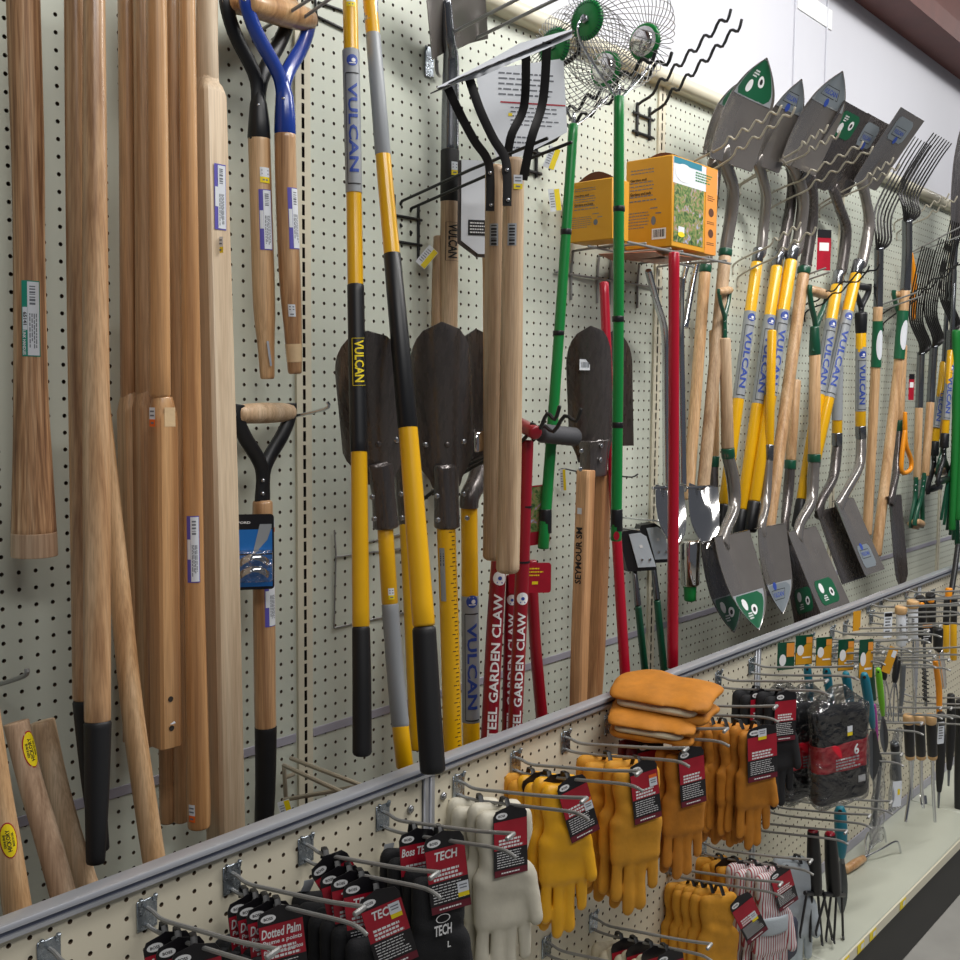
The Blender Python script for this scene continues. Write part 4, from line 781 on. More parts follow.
# red poles and claws
handle('red_pole', 'straight bright red tool pole hanging in front of the chrome spades', 'tool handle', [('pole', 'red', [(674, 252, .24, 11), (673.5, 450, .24, 11), (672.5, 668, .24, 11.3)])])
handle('red_pole', 'red tool pole running behind the green pole down to the rail', 'tool handle', [('pole', 'red', [(604, 282, .10, 9.5), (609, 400, .13, 9.8), (618, 560, .17, 10.3), (627, 705, .2, 10.8)])])
def claw(lab, tubes, text, card=None):
    t = T('garden_claw', lab, 'garden claw', P(*tubes[0][-1][:3]), 'red tubular garden claws')
    for l in tubes: rod(t, 'tube', l, M['dred'])
    if text:
        l, y0, y1, ang = text; q = lambda y: (np.interp(y, [a[1] for a in l], [a[0] for a in l]), np.interp(y, [a[1] for a in l], [a[2] for a in l]), np.interp(y, [a[1] for a in l], [a[3] for a in l]))
        (xa, oa, wa), (xb, ob, wb) = q(y1), q(y0); A, B = P(xa, y1, oa), P(xb, y0, ob); L = np.linalg.norm(B-A); r = (wa+wb)/4*mpp(A); mp = pathmap(t, A, B, tocam(A, ang), r)
        decal(t, 'lettering', txt('STEEL GARDEN CLAW', L*.86, r*1.15, L*.43, 0), mp, M['white'], .0006, curved=r*.7); decal(t, 'round_logo', slice2(disc(r*.85, L*.95, 0), ys=np.linspace(-r*.8, r*.8, 5)), mp, M['white'], .0006); decal(t, 'logo_mark', merge2(disc(r*.25, L*.95, 0, n=8), rect(r*.2, r*.7, L*.925, 0)), mp, M['navy'], .001)
    return t
l1 = [(499, 560, .16, 16), (494, 640, .18, 17), (489, 745, .2, 17.5)]; l2 = [(511, 575, .18, 10), (510, 640, .19, 13), (508, 745, .2, 13.5)]; l3 = [(527, 440, .26, 13.5), (524, 520, .26, 14), (521, 600, .26, 14.5), (514, 745, .26, 14.5)]
t1 = claw('red garden claw standing at the left, white lettering on its tube', [l1], (l1, 570, 745, 14))
t2 = claw('red garden claw in the middle, mostly hidden between its neighbours', [l2], (l2, 592, 740, 14))
t = claw('red garden claw in front with ribbed grey hand grip', [l3, [(531, 560, .14, 12), (535, 640, .15, 12), (543, 730, .16, 12.5)]], (l3, 590, 742, 14))
A = P(519, 424, .22); B = P(536, 433, .30); t.part('head_tube', tube([A, B], 7*mpp(A), 14, ref=(0, 0, 1)), M['dred'])
for (g0, g1, o0, o1) in (((532, 432), (576, 437), .26, .24),):
    A = P(540, 433, .27); B = P(576, 437, .27); A2 = P(536, 433, .27); n = 15; pts = [A+(B-A)*i/(n-1) for i in range(n)]; k = 10*mpp(A)
    t.part('ribbed_grip', tube(pts, [k*(1.0 if i % 2 else .9) for i in range(n)], 14, ref=(0, 0, 1), rnd=.5), M['grayd'])
for y in (506.5, 561.5): rod(t, 'cable_tie', [(525 if y < 540 else 522.5, y-1, .26, 15), (525 if y < 540 else 522.5, y+1, .26, 15)], M['sleeve'], rnd=0, soft=False)
t = T('product_card', 'red and green printed card with garden picture tied to the garden claws', 'hang card', P(540, 570, .22))
R = nz([.75, -.66, 0]); c = P(538, 515, .225); t.part('picture_card', prism(cardpoly(.05, .12), c, nz(R+[0, 0, .12]), np.array([-.0, 0, 1.0]), .001), M['cred']); mp = flatmap(c, nz(R+[0, 0, .12]), (0, 0, 1)); decal(t, 'picture', rect(.044, .09, 0, .012), mp, M['photo'])
c = P(530, 578, .235); t.part('red_card', prism(cardpoly(.085, .06), c, R, np.array([0, 0, 1.0]), .001), M['cred']); mp = flatmap(c, R, (0, 0, 1)); decal(t, 'print', merge2(rect(.012, .006, .01, -.01), lines(.04, .02, 3, .01, .012, .4, 2)), mp, M['yst'])
c = P(494, 523, .2); t.part('tilted_card', prism(cardpoly(.045, .045), c, nz(R+[0, 0, 1]), nz([-.3, .26, 1]), .001), M['cred']); decal(t, 'white_panel', rect(.036, .036), flatmap(c, nz(R+[0, 0, 1]), nz([-.3, .26, 1])), M['paper'], .0006)
def hook(nm, lab, lists, r, m, plate=None, k=5, group=None):
    allp = np.concatenate([np.array(l) for l in lists]); t = T(nm, lab, 'hook', allp[np.argmax(allp[:, 1])], group); wires(t, 'wire', lists, r, M[m], k)
    if plate: t.part('back_plate', cbox(*plate, .001), M[m])
    return t
# ------------------------------------------------------------------ shovels, spades and forks on the right
def pxm_x(p): return np.linalg.norm(proj(p+np.array([.01, 0, 0]))-proj(p))/.01   # pixels per metre along the board
def blade(t, base, tip, wpx, style, m, R=(1, 0, 0), dish=.016, label=None, step=True, xc=True):
    
    B = P(*base); Tp = PX(tip[0], tip[1], B[0]+(tip[3] if len(tip) > 3 else 0)) if xc else P(*tip[:3]); a = Tp-B; L = np.linalg.norm(a); a /= L; R = nz(np.asarray(R)-a*(a@np.asarray(R))); N = nz(np.cross(R, a)); N = N if N[1] < 0 else -N
    if np.cross(R, a)@N < 0: R = -R
    w = wpx/pxm_x((B+Tp)/2); nu, nv = 17, 23
    def hw(v):
        if style == 'round':
            q = 1.0+.05*math.sin(math.pi*min(v/.55, 1)); return w/2*q*(1 if v < .5 else max(.006, 1-((v-.5)/.5)**2.1))
        if style == 'trench': return w/2*(1 if v < .8 else max(.1, 1-((v-.8)/.2)**2.5)**.6)
        return w/2*(.95+.06*v)*(1 if v > .03 else .96)
    def S(u, v, l=0):
        h = hw(v); e = abs(u)**2.2*dish*(1 if style == 'round' else .45)*min(1, hw(v)/(w/2)+.15); tg = -.011*math.exp(-(u*h/.016)**2)*max(0, 1-v/.42)
        return B+a*L*v+R*u*h+N*(e+tg+.008*(v-.5)**2*4*(1 if style == 'round' else .15)+l)
    V = [S(-1+2*i/(nu-1), j/(nv-1), -.0018*s) for s in (0, 1) for j in range(nv) for i in range(nu)]; F = []; q = nu*nv
    for j in range(nv-1):
        for i in range(nu-1): k = j*nu+i; F += [(k, k+1, k+nu+1, k+nu), (q+k, q+k+nu, q+k+nu+1, q+k+1)]
    bd = list(range(nu))+[j*nu+nu-1 for j in range(1, nv)]+[(nv-1)*nu+i for i in range(nu-2, -1, -1)]+[j*nu for j in range(nv-2, 0, -1)]
    for i in range(len(bd)): x, y = bd[i], bd[(i+1) % len(bd)]; F.append((x, x+q, y+q, y))
    o = t.part('blade', (np.array(V), F), m, ang=50)
    if step:
        for sg in (-1, 1):
            pts = [S(sg*u, 0)-a*.001 for u in (.22, .6, .98)]; t.part('foot_step', tube([p-N*.006 for p in pts], .007, 6, asp=(.25, 1), ref=tuple(a)), m, sub=o)
    if label:
        v0, v1, us = {'round': (.62, .985, .86), 'sq': (.62, .93, .62), 'tip': (.66, .985, .9)}[label[1]]; lm = M[label[0]]
        def patch(v0, v1, us, lift, n=7, mm=9, rnd=False): 
            g = []
            for j in range(mm):
                v = v0+(v1-v0)*j/(mm-1); 
                for i in range(n):
                    u = us*(-1+2*i/(n-1)); 
                    if rnd: u *= (1-abs(2*j/(mm-1)-1)**6*.25)
                    g.append(S(u, v, lift))
            return np.array(g), [(j*n+i, j*n+i+1, (j+1)*n+i+1, (j+1)*n+i) for j in range(mm-1) for i in range(n-1)]
        if label[1] != 'sq': t.part('label_border', patch(v0-.012, v1, us*1.05, .0005), M['grayl'], sub=o)
        lb = t.part('label', patch(v0, v1-.01, us, .0009, rnd=True), lm, sub=o)
        def put(nm, g, u0, v_, mm, lift): 
            h = hw(v_); g = slice2(g, xs=np.linspace(-.05, .05, 9)); t.part(nm, (np.array([S(u0+x/h, v_+y/L, lift) for x, y in g[0]]), g[1]), mm, sub=lb, ang=0)
        fl = -1 if Tp[2] < B[2] else 1                      # print stands upright on either row
        fx = 1 if (R[0] > 0) else -1
        tt = lambda s, ww, hh: (txt(s, ww, hh)[0]*[fx, fl], txt(s, ww, hh)[1])
        if label[0] == 'glabel':
            put('round_mark', disc(.016), -.25*fx, v0+.1, M['white'], .0013); put('round_mark', disc(.014), .3*fx, v0+.17, M['white'], .0013); put('mark_print', disc(.007, n=8), .3*fx, v0+.17, M['ink'], .0017); put('small_print', lines(.03, .02, 3), -.2*fx, v0+.22, M['white'], .0013)
        else:
            put('label_box', rect(w*.42, .030), 0, v0+.12, M['ink'], .0012); put('label_box_field', rect(w*.40, .026), 0, v0+.12, M['slabel'], .0014)
            put('lettering', tt('VULCAN', w*.36, .014), 0, v0+.12, M['navy'], .0017)
            put('roundel', disc(.012), .1, v0+.02, M['navy'], .0013)
    return o
def shovel(lab, cat, base, tip, wpx, style, neck, segs, label=None, group=None, m='steel', nm='shovel', dish=.016, printd=None, foot=None):
    l = foot or segs[-1][2][-1]; t = T(nm, lab, cat, P(*l[:3]), group)
    f0 = segs[0][2][0]; neck = list(neck)+[(f0[0], f0[1]+(2 if base[1] < f0[1] else -2), f0[2], f0[3]*.93)]; blade(t, base, tip, wpx*.92, style, M[m], label=label, dish=dish); p, r = cut(neck, 5)
    asp = [(1, .5)]+[(1, min(1, .55+.45*i/(len(p)*.5))) for i in range(len(p)-1)]; t.part('socket', tube(p, r, 14, asp=asp), M[m])
    for s in segs: rod(t, s[0], s[2], M[s[1]], **(s[3] if len(s) > 3 else {}))
    if printd: vulcan(t, *printd)
    return t
GU = 'long-handled shovels hung blades up'; GL = 'shovels hung blades down'
def yl(x0, y0, x1, y1, off0, off1, w, gy0, gy1, end=True, foot=30):   # yellow handle with grey printed band and black foot
    L = lambda y: (x0+(x1-x0)*(y-y0)/(y1-y0), y, off0+(off1-off0)*(y-y0)/(y1-y0), w)
    s = [('ferrule', 'tubest', [L(y0-14)[:3]+(w*.98,), L(y0+1)[:3]+(w*.98,)]), ('handle', 'yel', [L(y0), L(y1)]), ('grey_print', 'grayl', [L(gy0)[:3]+(w*1.03,), L(gy1)[:3]+(w*1.03,)], {'rnd': 0})]
    if end: s.append(('black_sleeve', 'sleeve', [L(y1-1)[:3]+(w*1.05,), L(y1+foot)[:3]+(w*1.1,)]))
    return s, L
def wd(x0, y0, x1, y1, o0, o1, w, m='ash', collar='dgrn', ch=7):
    return [('collar', collar, [(x0+(x1-x0)*-ch/(y1-y0), y0-ch, o0, w*1.1), (x0, y0, o0, w*1.1)], {'rnd': .1}), ('wooden_handle', m, [(x0, y0, o0, w), ((x0+x1)/2, (y0+y1)/2, (o0+o1)/2, w), (x1, y1, o1, w)])]
# upper row
shovel('dark round shovel, hindmost on the left of the raised blades, plain wooden handle', 'shovel', (714, 158, .07), (742, 78, .155), 42, 'round', [(714, 158, .065, 20), (716, 176, .05, 12), (711, 215, .04, 12), (707, 260, .04, 11)], wd(705, 272, 688, 500, .04, .05, 11.5), ('glabel', 'round'), GU)
t = shovel('round shovel with green label, leftmost full blade of the raised row, wooden handle', 'shovel', (724, 162, .13), (764, 57, .225), 50, 'round', [(722, 150, .135, 20), (727, 168, .115, 15), (733, 190, .09, 13.5), (731, 215, .07, 13), (726, 246, .06, 12.5)], wd(725, 256, 702, 500, .06, .08, 12.5, 'ashw'), ('glabel', 'round'), GU)
s, L = yl(757, 262, 724, 505, .05, .05, 11.5, 312, 399); shovel('round shovel with grey label beside the green one, yellow handle', 'shovel', (758, 165, .11), (799, 78, .20), 34, 'round', [(757, 158, .11, 16), (762, 176, .09, 12), (766, 196, .07, 11.5), (764, 222, .05, 11), (761, 252, .05, 11)], s, ('slabel', 'tip'), GU, printd=(L(312)[0], 312, L(399)[0], 397, .05, .012, 18))
s, L = yl(777, 266, 742, 510, .04, .04, 11.5, 316, 404, foot=25); shovel('dark round shovel hidden behind the tall grey-labelled blade, yellow handle', 'shovel', (790, 168, .07), (827, 79, .16), 34, 'round', [(790, 160, .07, 16), (792, 180, .06, 12), (790, 210, .045, 11.5), (782, 250, .04, 11)], s, None, GU, 'dsteel', printd=(L(316)[0], 316, L(404)[0], 402, .04, .012, 18))
s, L = yl(791, 260, 754, 502, .07, .07, 12.5, 311, 396); shovel('tall round shovel with grey label and pointed tip, highest of the raised row, yellow handle', 'shovel', (792, 166, .13), (840, 70, .225), 42, 'round', [(790, 156, .13, 18), (797, 174, .11, 14), (803, 198, .09, 13), (801, 224, .075, 12.5), (796, 250, .07, 12.5)], s, ('slabel', 'tip'), GU, printd=(L(311)[0], 311, L(396)[0], 394, .07, .013, 18))
t = shovel('square shovel with small green label in the raised row, wooden handle', 'shovel', (811, 185, .11), (856, 107, .19), 33, 'square', [(810, 178, .11, 16), (813, 196, .09, 12), (812, 222, .07, 12), (806, 262, .06, 12)], wd(803.5, 274, 768, 535, .06, .10, 12, 'ash'), ('glabel', 'sq'), GU, 'dsteel')
s, L = yl(837, 285, 802, 500, .05, .05, 11.5, 320, 395, foot=28); shovel('dark square shovel with grey label, between two square shovels, yellow handle', 'shovel', (835, 192, .08), (877, 118, .16), 26, 'square', [(833, 186, .08, 16), (839, 206, .07, 12), (846, 230, .055, 11.5), (842, 268, .05, 11)], s, ('slabel', 'sq'), GU, 'dsteel', printd=(L(320)[0], 320, L(395)[0], 393, .05, .012, 18))
s, L = yl(856, 274, 815, 460, .09, .07, 11.5, 312, 398, foot=20); shovel('square shovel with bright grey label, rightmost of the raised blades, yellow handle', 'shovel', (863, 185, .12), (911, 113, .20), 29, 'square', [(861, 178, .12, 16), (866, 200, .10, 12), (869, 226, .09, 12), (862, 262, .09, 11.5)], s, ('slabel', 'sq'), GU, printd=(L(312)[0], 312, L(398)[0], 396, .085, .012, 18))
# lower row
t = shovel('dark round shovel hanging blade down, leftmost and partly covered', 'shovel', (710, 540, .10), (731, 633, .155), 36, 'round', [(708, 548, .10, 16), (708, 534, .09, 12), (712, 512, .06, 12), (713.5, 466, .05, 10)], [('collar', 'dgrn', [(713.5, 467, .05, 11), (714, 456, .05, 11)], {'rnd': .1}), ('wooden_handle', 'ash', [(714, 457, .05, 10), (714, 330, .05, 10)])], ('glabel', 'round'), GL, 'dsteel', foot=(731, 633, .155))
t = shovel('round shovel with light green label hanging blade down, front of the left group', 'shovel', (725, 536, .16), (756, 631, .225), 39, 'round', [(723, 545, .165, 20), (725, 532, .15, 14), (734, 508, .11, 13.5), (733, 480, .10, 13.5), (728, 456, .10, 12.5)], [('collar', 'dgrn', [(728.4, 458, .10, 13.5), (727.6, 448, .10, 13.5)], {'rnd': .1}), ('wooden_handle', 'ashw', [(727.6, 449, .10, 12.5), (725, 338, .09, 11.5)])], ('glabel', 'round'), GL, foot=(756, 631, .225))
p_ = [(725, 342, .09), (718, 272, .09), (730, 270, .07)]
dgrip(t, (719, 292, .10), (730, 290, .08), (725, 334, .09), M['dgrn'], 5, M['ash'], 8)
t = shovel('round shovel with pale blue-grey label hanging blade down, yellow handle', 'shovel', (765, 527, .13), (780, 614, .19), 31, 'round', [(763, 536, .135, 14), (762, 524, .13, 11), (766, 500, .10, 10), (768.5, 460, .09, 9)], [('ferrule', 'tubest', [(768.5, 462, .09, 9.5), (769.3, 444, .09, 9.5)]), ('handle', 'yel', [(769.3, 446, .09, 9), (772, 330, .08, 9)])], ('slabel', 'tip'), GL, foot=(780, 614, .19))
t = shovel('dark square shovel with green label hanging blade down, behind the bright one', 'shovel', (792, 538, .08), (806, 619, .13), 30, 'square', [(788, 545, .09, 14), (785, 525, .08, 11), (788, 495, .06, 11), (790, 468, .06, 10)], [('collar', 'dgrn', [(790, 469, .06, 11.5), (790.5, 460, .06, 11.5)], {'rnd': .1}), ('wooden_handle', 'ash', [(790.5, 461, .06, 10.5), (796, 380, .05, 10)])], ('glabel', 'sq'), GL, 'dsteel', foot=(806, 619, .13))
t = shovel('bright square shovel with green label hanging blade down, green D-grip above', 'shovel', (800, 530, .14), (834, 610, .20), 33, 'square', [(798, 541, .145, 16), (800, 524, .13, 12), (811, 502, .10, 12), (813, 478, .09, 12), (814, 460, .09, 11.5)], [('collar', 'dgrn', [(814, 462, .09, 13), (814.2, 454, .09, 13)], {'rnd': .1}), ('wooden_handle', 'ash', [(814.2, 455, .09, 12), (815, 350, .08, 11)])], ('glabel', 'sq'), GL, foot=(834, 610, .20))
dgrip(t, (810, 290, .09), (827, 295, .06), (814.5, 346, .08), M['dgrn'], 7, M['ash'], 10, [(814.5, 326, .08, 9), (814.8, 356, .08, 12)])
t = shovel('dark scoop shovel hanging blade down beside the square blades, grey printed handle', 'shovel', (824, 510, .09), (850, 582, .15), 27, 'square', [(818, 518, .095, 14), (822, 500, .09, 11), (833, 478, .07, 10.5), (837, 450, .06, 10)], [('ferrule', 'tubest', [(837, 446, .06, 10.5), (837, 432, .06, 10.5)]), ('handle', 'yel', [(837, 434, .06, 10), (838, 365, .06, 10)]), ('grey_print', 'grayl', [(837, 420, .06, 10.5), (838, 365, .06, 10.5)], {'rnd': 0})], None, GL, 'dsteel', dish=.035, foot=(850, 582, .15))
t = shovel('square shovel with pale label hanging blade down, black D-grip and grey printed handle', 'shovel', (842, 500, .12), (873, 573, .175), 22, 'square', [(838, 508, .125, 14), (846, 492, .11, 10.5), (859, 466, .09, 10.5), (861, 440, .08, 10)], [('ferrule', 'tubest', [(861, 439, .08, 10.8), (860.5, 425, .08, 10.8)]), ('handle', 'yel', [(860.5, 427, .08, 10.3), (861, 330, .08, 10.3)]), ('grey_print', 'grayl', [(860.5, 411, .08, 10.7), (861, 347, .08, 10.7)], {'rnd': 0}), ('black_sleeve', 'sleeve', [(861, 334, .08, 11), (861, 312, .08, 12.5)])], ('slabel', 'sq'), GL, foot=(873, 573, .175), printd=(861, 350, 860.5, 410, .08, .012, 18))
dgrip(t, (854, 285, .09), (869, 288, .06), (861, 318, .08), M['sleeve'], 7, M['sleeve'], 7)
t = shovel('narrow dark trenching spade hanging blade down among the far handles', 'spade', (893, 496, .10), (901, 586, .14), 14, 'trench', [(891, 505, .105, 12), (893, 490, .10, 9), (897, 465, .08, 8.5), (899, 430, .07, 8)], [('collar', 'dgrn', [(899, 431, .07, 9.5), (899.4, 420, .07, 9.5)], {'rnd': .1}), ('wooden_handle', 'ash', [(899.4, 421, .07, 9), (903, 345, .06, 8.5)])], None, GL, 'dsteel', nm='trenching_spade', foot=(901, 586, .14))
dgrip(t, (894, 294, .07), (909, 296, .05), (903, 342, .06), M['dgrn'], 6, M['ash'], 7)
# forks: tines up
def fork(lab, sock, segs, tops, ntine, spread, group='garden forks hung tines up', bend=.06):
    t = T('garden_fork', lab, 'garden fork', P(*segs[-1][2][-1][:3]), group); rod(t, 'socket', sock, M['tubest'])
    c = P(*sock[0][:3]); tp = P(*tops); Ld = tp-c
    for i in range(ntine):
        u = (i/(ntine-1)-.5)*spread; q = [c+np.array([u*.25, 0, -.01]), c+np.array([u*.9, -.015, .03]), c+np.array([u, 0, 0])+Ld*.35+[0, bend*.6, .0], c+np.array([u, 0, 0])+Ld*.75+[0, bend*.35, 0], tp+[u, 0, 0]]
        t.part('tine', tube(smooth_path(q, 5), np.linspace(.0045, .0022, 21), 6), M['iron'])
    for s in segs: rod(t, s[0], s[2], M[s[1]], **(s[3] if len(s) > 3 else {}))
    return t
def sleeve_disc(t, x, y, off, w):
    c = P(x, y, off); d = tocam(c, 40); A = P(x, y-10, off); B = P(x, y+10, off); L = np.linalg.norm(B-A); mp = pathmap(t, A, B, d); h = w/2*mpp(c)
    decal(t, 'white_oval', slice2(disc(L*.75, L/2, 0, h*.8), ys=np.linspace(-h*.8, h*.8, 6)), mp, M['paper'], .0006)
t = fork('garden fork with green paper sleeve on its handle, left of the two', [(879, 247, .10, 9), (878.5, 280, .09, 9), (878, 308, .09, 9.3)], [('wooden_handle', 'ash', [(878, 306, .09, 9.3), (874, 400, .08, 9.5), (867, 535, .08, 9.5)]), ('green_sleeve', 'glabel', [(877.7, 321, .09, 10), (876, 367, .085, 10)], {'rnd': 0})], (923, 141, .20), 6, .16); sleeve_disc(t, 877, 345, .09, 10)
t = fork('garden fork with green paper sleeve and long tines, right of the two', [(907, 219, .12, 10), (907, 255, .10, 10), (905, 291, .09, 10)], [('wooden_handle', 'ash', [(905, 290, .09, 10), (897, 380, .08, 10), (876, 556, .08, 10.3)]), ('green_sleeve', 'glabel', [(903, 311, .088, 10.8), (899, 359, .083, 10.8)], {'rnd': 0})], (943, 138, .23), 8, .20); sleeve_disc(t, 901, 335, .085, 10.8)
for lab, sx, hx, tp, dg in (('manure fork with thin black tines at the right edge, D-grip hidden', [(951, 330, .09, 8), (949, 360, .08, 8), (947, 385, .08, 8)], [(947, 384, .08, 7), (943, 440, .08, 7)], (957, 222, .18), ((938, 470, .09), (945, 472, .07), (943, 442, .08))), ('manure fork with thin black tines and green D-grip at its foot, left of the pair', [(921, 352, .07, 7.5), (920, 380, .06, 7.5), (919, 409, .06, 7.5)], [(919, 407, .06, 7.5), (917, 480, .06, 7.5)], (929, 248, .15), ((911, 524, .07), (917, 526, .05), (916, 482, .06))),
                            ('manure fork with thin black tines and green D-grip at its foot, right of the pair', [(934, 345, .08, 8), (932, 375, .07, 8), (930.5, 403, .07, 8)], [(930.5, 402, .07, 8), (925, 476, .07, 8)], (946, 240, .17), ((915, 522, .09), (922, 524, .06), (924, 478, .07)))):
    t = fork(lab, sx, [('wooden_handle', 'ash', hx)], tp, 7, .15, 'thin-tined manure forks', .05)
    dgrip(t, dg[0], dg[1], dg[2], M['dgrn'], 6, M['ash'], 8)
t = T('d_grip_handle', 'bright yellow plastic D-grip hanging beside the narrow spade', 'tool handle', P(905, 474, .10)); pth = smooth_path([P(905, 425, .10), P(906, 445, .10), P(911, 460, .10), P(910, 470, .10), P(902, 472, .10), P(902, 455, .10), P(905, 430, .10)], 5); t.part('grip', tube(pth, .009, 10), M['ora']); rod(t, 'stem', [(905, 412, .10, 4), (905, 430, .10, 5)], M['ora']); handle('orange_handle', 'slim orange handle tip beside the right fork socket', 'tool handle', [('shaft', 'ora', [(911, 253, .06, 4), (914, 280, .06, 5.5), (913, 320, .06, 4)])])
for lab, x0, y0, x1, y1, o in (('grey printed handle ending in a black D-grip near the right edge, front one', 951, 340, 945, 434, .12), ('grey printed handle ending in a black D-grip near the right edge, rear one', 944, 352, 935, 442, .06)):
    t = T('d_grip_handle', lab, 'tool handle', P(x1, y1+45, o), 'grey printed handles with black D-grips'); rod(t, 'steel_top', [(x0+4, y0-70, o, 4), (x0, y0+12, o, 5)], M['tubest'])
    rod(t, 'handle', [(x0, y0+10, o, 7.5), (x1, y1, o, 7.5)], M['yel']); rod(t, 'grey_print', [(x0-.6, y0+22, o, 8), (x1+.8, y1-14, o, 8)], M['grayl'], rnd=0); rod(t, 'black_socket', [(x1, y1-1, o, 8.2), (x1-1, y1+14, o, 9)], M['sleeve'])
    dgrip(t, (x1-7, y1+48, o+.01), (x1+5, y1+44, o-.01), (x1-1, y1+12, o), M['sleeve'], 6, M['sleeve'], 7)
    vulcan(t, x0-.6, y0+24, x1+1, y1-15, o, .01, 18)
for lab, l in (('bright green tool handle at the right edge, standing near the black D-grips', [(956, 330, .14, 8), (956, 420, .14, 8), (952, 530, .14, 7)]), ('green tool handle cut by the right edge', [(963, 330, .16, 8), (962, 420, .16, 8), (958, 520, .16, 8)])):
    handle('green_handle', lab, 'tool handle', [('pole', 'grnb', l)])
t = T('leaf_rake', 'dark green plastic rake head hanging at the right edge', 'rake', P(950, 560, .12))
for i in range(7): rod(t, 'tine', [(958, 440, .13, 3), (952+i*1.6-4, 480+i*4, .12, 3), (941+i*3, 520+i*5, .11, 3)], M['dgrn'], n=6)
t = T('wide_blade_tool', 'dark wide blade standing upright in the upper right corner', 'shovel', P(957, 240, .2)); blade(t, (955, 240, .14), (962, 118, .26), 22, 'round', M['dsteel'], step=False); rod(t, 'socket', [(955, 238, .14, 7), (951, 300, .1, 7)], M['tubest'])
# stainless border spades with tube D-handles
for lab, dx, off, top in (('chrome spade with tubular V grip, behind the red pole', 0, .06, 255), ('chrome spade with tubular V grip and sticker, beside the green-collared shovels', 31, .09, 262)):
    t = T('chrome_spade', lab, 'spade', P(664+dx, 560, off), 'chrome spades with tubular V grips'); x = 666+dx*.5
    for l in ([(648+dx*1.1, top+15, off+.03, 7), (656+dx*.8, 300, off+.02, 7), (x-1, 335, off, 7.5), (x, 400, off, 8), (x+1, 492, off, 8.5)], [(700-dx*.1 if dx else 690, top, off, 6.5), (692 if dx else 682, 285, off, 6.5), (683-2+dx*.12, 328, off, 7)]): rod(t, 'tube_arm', l, M['chrome'])
    o = blade(t, (666+dx*1.1, 487, off+.02), (674+dx, 550, off+.07), 17, 'round', M['mirror'], R=(.9, -.43, 0), dish=.01, step=False, xc=False); A, B = P(652+dx*1.1, 488, off+.03), P(680+dx*1.1, 486, off+.03)
    t.part('rolled_step', tube([A, B], .004, 8, ref=(0, 0, 1)), M['mirror'], sub=o)
t = T('bulb_planter', 'chrome cylinder bulb planter with green handle end below the spades', 'bulb planter', P(690, 598, .12)); rod(t, 'steel_tube', [(690, 540, .12, 20), (690, 586, .12, 19)], M['mirror'], n=20); rod(t, 'green_end', [(690, 584, .12, 13), (690, 601, .12, 12)], M['grn']); price(t, 697, 549, .135, 6, 12, 0, 10, 'paper')
for lab, c0, ang, hd in (('turf scraper with silver face plate and green handle, left of two', (639, 550, .12), -.32, [(634, 566, .10, 5), (638, 606, .12, 7), (647, 690, .12, 7.5)]), ('turf scraper with silver face plate and green handle, right of two', (656, 543, .07), -.22, [(653, 560, .05, 5), (657, 600, .07, 7), (665, 680, .07, 7.5)])):
    t = T('turf_scraper', lab, 'scraper', P(*hd[-1][:3]), 'turf scrapers with silver plates'); c = P(*c0); R = nz([.85, -.5, 0]); U = np.array([0, 0, 1.0]); Ru = R*math.cos(ang)+U*math.sin(ang)*-1; Uu = U*math.cos(ang)+R*math.sin(ang)
    t.part('black_housing', prism([(-.045, -.055), (.035, -.055), (.03, .04), (.01, .055), (-.03, .05), (-.045, .03)], c, R, nz(U+R*-.3), .03), M['plb'])
    t.part('face_plate', prism([(-.018, -.045), (.032, -.045), (.026, .035), (.012, .045), (-.02, .042)], c-[.0, .004, 0], R, nz(U+R*-.3), .002), M['plate'])
    f = flatmap(c-[0, .0045, 0], R, nz(U+R*-.3)); decal(t, 'sticker', rect(.008, .008, .004, .01), f, M['white']); 
    for q in ((-.002, -.025), (.02, -.025)): t.part('bolt', rivet(f(q[0], q[1], 0), -np.array([0, 1.0, 0]), .004), M['bolt'])
    rod(t, 'ferrule', [hd[0], hd[1]], M['tubest']); rod(t, 'handle', hd[1:], M['dgrn'])
A = P(606, 487, .01); B = P(640, 530, .14); hook('peg_hook', 'thin chrome peg hook carrying the turf scrapers', [[np.array([B[0], YW-.003, B[2]]), B], [np.array([B[0]+.12, YW-.003, B[2]+.01]), B+[.12, .02, .01]]], .0025, 'chrome', None, 1)
# red tags
for x, y, off, w, h, lab in ((824, 250, .09, 15, 40, 'red and white header card hanging between the yellow-handled shovels'), (911.5, 387, .08, 6, 26, 'small red tag hanging beside the manure fork sockets')):
    c = P(x, y, off); k = mpp(c); t = T('hang_tag', lab, 'tag', c); R = nz([.8, -.6, 0]); t.part('card', prism(cardpoly(w*k, h*k, .002), c, R, np.array([0, 0, 1.0]), .001), M['cred']); mp = flatmap(c, R, (0, 0, 1)); decal(t, 'black_header', rect(w*k, h*k*.2, 0, h*k*.4), mp, M['cblk']); decal(t, 'white_panel', rect(w*k*.7, h*k*.2, 0, h*k*.08), mp, M['white'])

